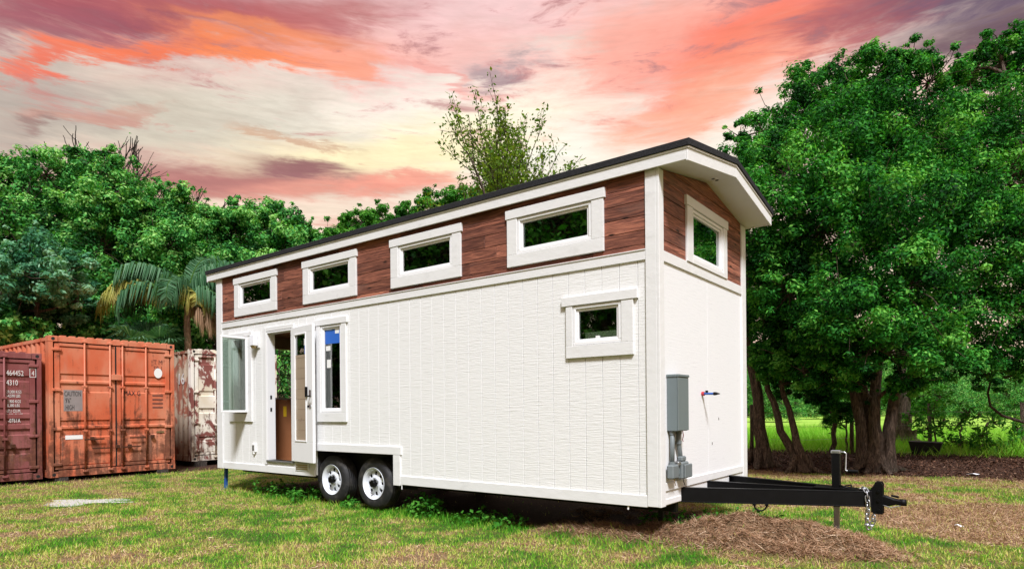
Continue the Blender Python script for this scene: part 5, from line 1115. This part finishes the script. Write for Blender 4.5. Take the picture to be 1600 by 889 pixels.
x, y, V, Fc = lying(90000, (-9, 4.5), (-4.5, 9.0), g, lambda x, y: 0.9 * sstep(zones(x, y)[0], 0.38, 0.75) * (~inhouse(x, y)), 0.05, 0.006)
tag(link('dry_thatch', bulk('dry_thatch', V, Fc, {'tint': ('FACE', np.clip(g.normal(0.7, 0.2, len(x)), 0, 1))}), MAT['straw']), 'dry thatch lying in the brown patches of the lawn', 'thatch', kind='stuff')
x, y, V, Fc = lying(75000, (-9, 7), (8.4, 15), g, lambda x, y: zones(x, y)[1], 0.05, 0.022)
tag(link('leaf_litter', bulk('leaf_litter', V, Fc, {'tint': ('FACE', np.clip(g.normal(0.42, 0.25, len(x)), 0, 1))}), MAT['litter']), 'brown leaf litter under the right-hand trees', 'leaf litter', kind='stuff')
x, y, V, Fc = blades(110000, (-12, 14), (12.4, 32), g, lambda x, y, n: g.uniform(0.15, 0.50, n) * (0.5 + vnoise(x, y, 1.6, 3)), 0.022, lambda x, y: np.clip(zones(x, y)[2] + 0.25 * sstep(y, 12.0, 13.5), 0, 1))
tag(link('field_grass', bulk('field_grass', V, Fc, {'tint': ('FACE', np.clip(0.25 + 0.6 * fnoise(x, y, 2.5, 4) + g.normal(0, 0.18, len(x)), 0, 1))}), MAT['field_grass']), 'tall bright green grass in the field beyond the trees', 'grass', kind='stuff')
# pale sandy patch
th = np.linspace(0, 2 * math.pi, 40, endpoint=False); V = []; Fc = []
for r in (1.0, 0.8, 0.55, 0.3):
    for a in th:
        q = r * (0.35 + 1.1 * float(vnoise(math.cos(a) * 2 + 5, math.sin(a) * 2, 0.7, 2))); px = -8.75 + q * (1.05 * math.cos(a) * 0.55 - 0.30 * math.sin(a)); py = -2.05 + q * (0.55 * math.cos(a) + 0.28 * math.sin(a))
        V.append((px, py, float(height(px, py)) - 0.004 + 0.03 * (1 - r)))
for i in range(3):
    for k in range(40): Fc.append((i * 40 + k, i * 40 + (k + 1) % 40, (i + 1) * 40 + (k + 1) % 40, (i + 1) * 40 + k))
mb = MB(); mb.v = V; mb.f = Fc + [tuple(range(120, 160))]
tag(mb.build('sand_patch', MAT['pale_sand'], None, 0, True), 'pale sandy bare patch in the lawn before the orange container', 'sand', kind='stuff')
# bits of litter
def scrap(name, label, cat, x, y, mat, s):
    z = float(height(x, y)) + 0.015; mb = MB(); g = np.random.default_rng(int(s * 1e4)); n = 7
    vs = [(0, 0, 0.03 * s / 0.1)] + [(s * (1 + .3 * g.normal()) * math.cos(6.28 * k / n), 0.6 * s * (1 + .3 * g.normal()) * math.sin(6.28 * k / n), 0.02 * g.normal()) for k in range(n)]
    o = mb.add(vs, [(0, 1 + k, 1 + (k + 1) % n) for k in range(n)]).build(name, MAT[mat], None, loc=(x, y, z)); o.modifiers.new('sol', 'SOLIDIFY').thickness = 0.004; tag(o, label, cat)
p = pt(1521, 750, 12.4); scrap('paper_scrap', 'white scrap of paper lying on the leaf litter', 'scrap', float(p[0]), float(p[1]), 'white_plastic_scrap', 0.09)
p = pt(1181, 819, 7.5); scrap('plastic_scrap', 'crumpled black scrap on the dead grass heap', 'scrap', 0.35, 1.15, 'black_steel', 0.05)
p = pt(1444, 812, 8.0); scrap('paper_scrap', 'white scrap on the dry ground right of the coupler', 'scrap', 2.25, 3.0, 'white_plastic_scrap', 0.05)
# fence posts and wire along the field
FP = 'thin posts of the field fence'
posts = []
for k, (u, d, lab) in enumerate([(1174, 17.0, 'thin fence post beside the house end'), (1330, 17.0, 'fence post behind the dark spiky sapling'), (1452, 17.6, 'fence post behind the bushy sapling'), (1597, 16.8, 'dark fence post at the right picture edge')]):
    b = at(u, d); posts.append(b); o = MB().tube([(0, 0, -0.1), (0.01, 0, 0.7), (0, 0.01, 1.45)], [0.055, 0.05, 0.045], 8).build('fence_post', MAT['bark'], None, 0, True, b); tag(o, lab, 'fence post', FP)
for k, z in enumerate((0.55, 0.9, 1.25)):
    pp = [(b[0], b[1], z) for b in posts]; pts = []
    for a, b in zip(pp[:-1], pp[1:]): pts += [tuple(np.array(a) + (np.array(b) - np.array(a)) * t - np.array([0, 0, 0.05 * math.sin(math.pi * t)])) for t in np.linspace(0, 1, 6)[:-1]]
    pts.append(pp[-1]); tag(MB().tube(pts, 0.004, 4).build('fence_wire', MAT['galv'], None), ['lowest', 'middle', 'top'][k] + ' wire of the field fence behind the trees', 'fence wire')
# dark upturned trough in the weeds
b = at(1446, 16.4); o = MB().add([(-.28, -.2, .0), (.28, -.2, 0), (.28, .2, 0), (-.28, .2, 0), (-.36, -.28, .36), (.36, -.28, .33), (.36, .28, .33), (-.36, .28, .36), (-.30, -.22, .345), (.30, -.22, .32), (.30, .22, .32), (-.30, .22, .345)],
    [(0, 3, 2, 1), (0, 1, 5, 4), (1, 2, 6, 5), (2, 3, 7, 6), (3, 0, 4, 7), (4, 5, 9, 8), (5, 6, 10, 9), (6, 7, 11, 10), (7, 4, 8, 11), (8, 9, 10, 11)]).build('trough', MAT['dark_drum'], None, 0.01, loc=(b[0], b[1], 0.12)); tag(o, 'dark trough sitting in the weeds right of the big oak', 'trough')
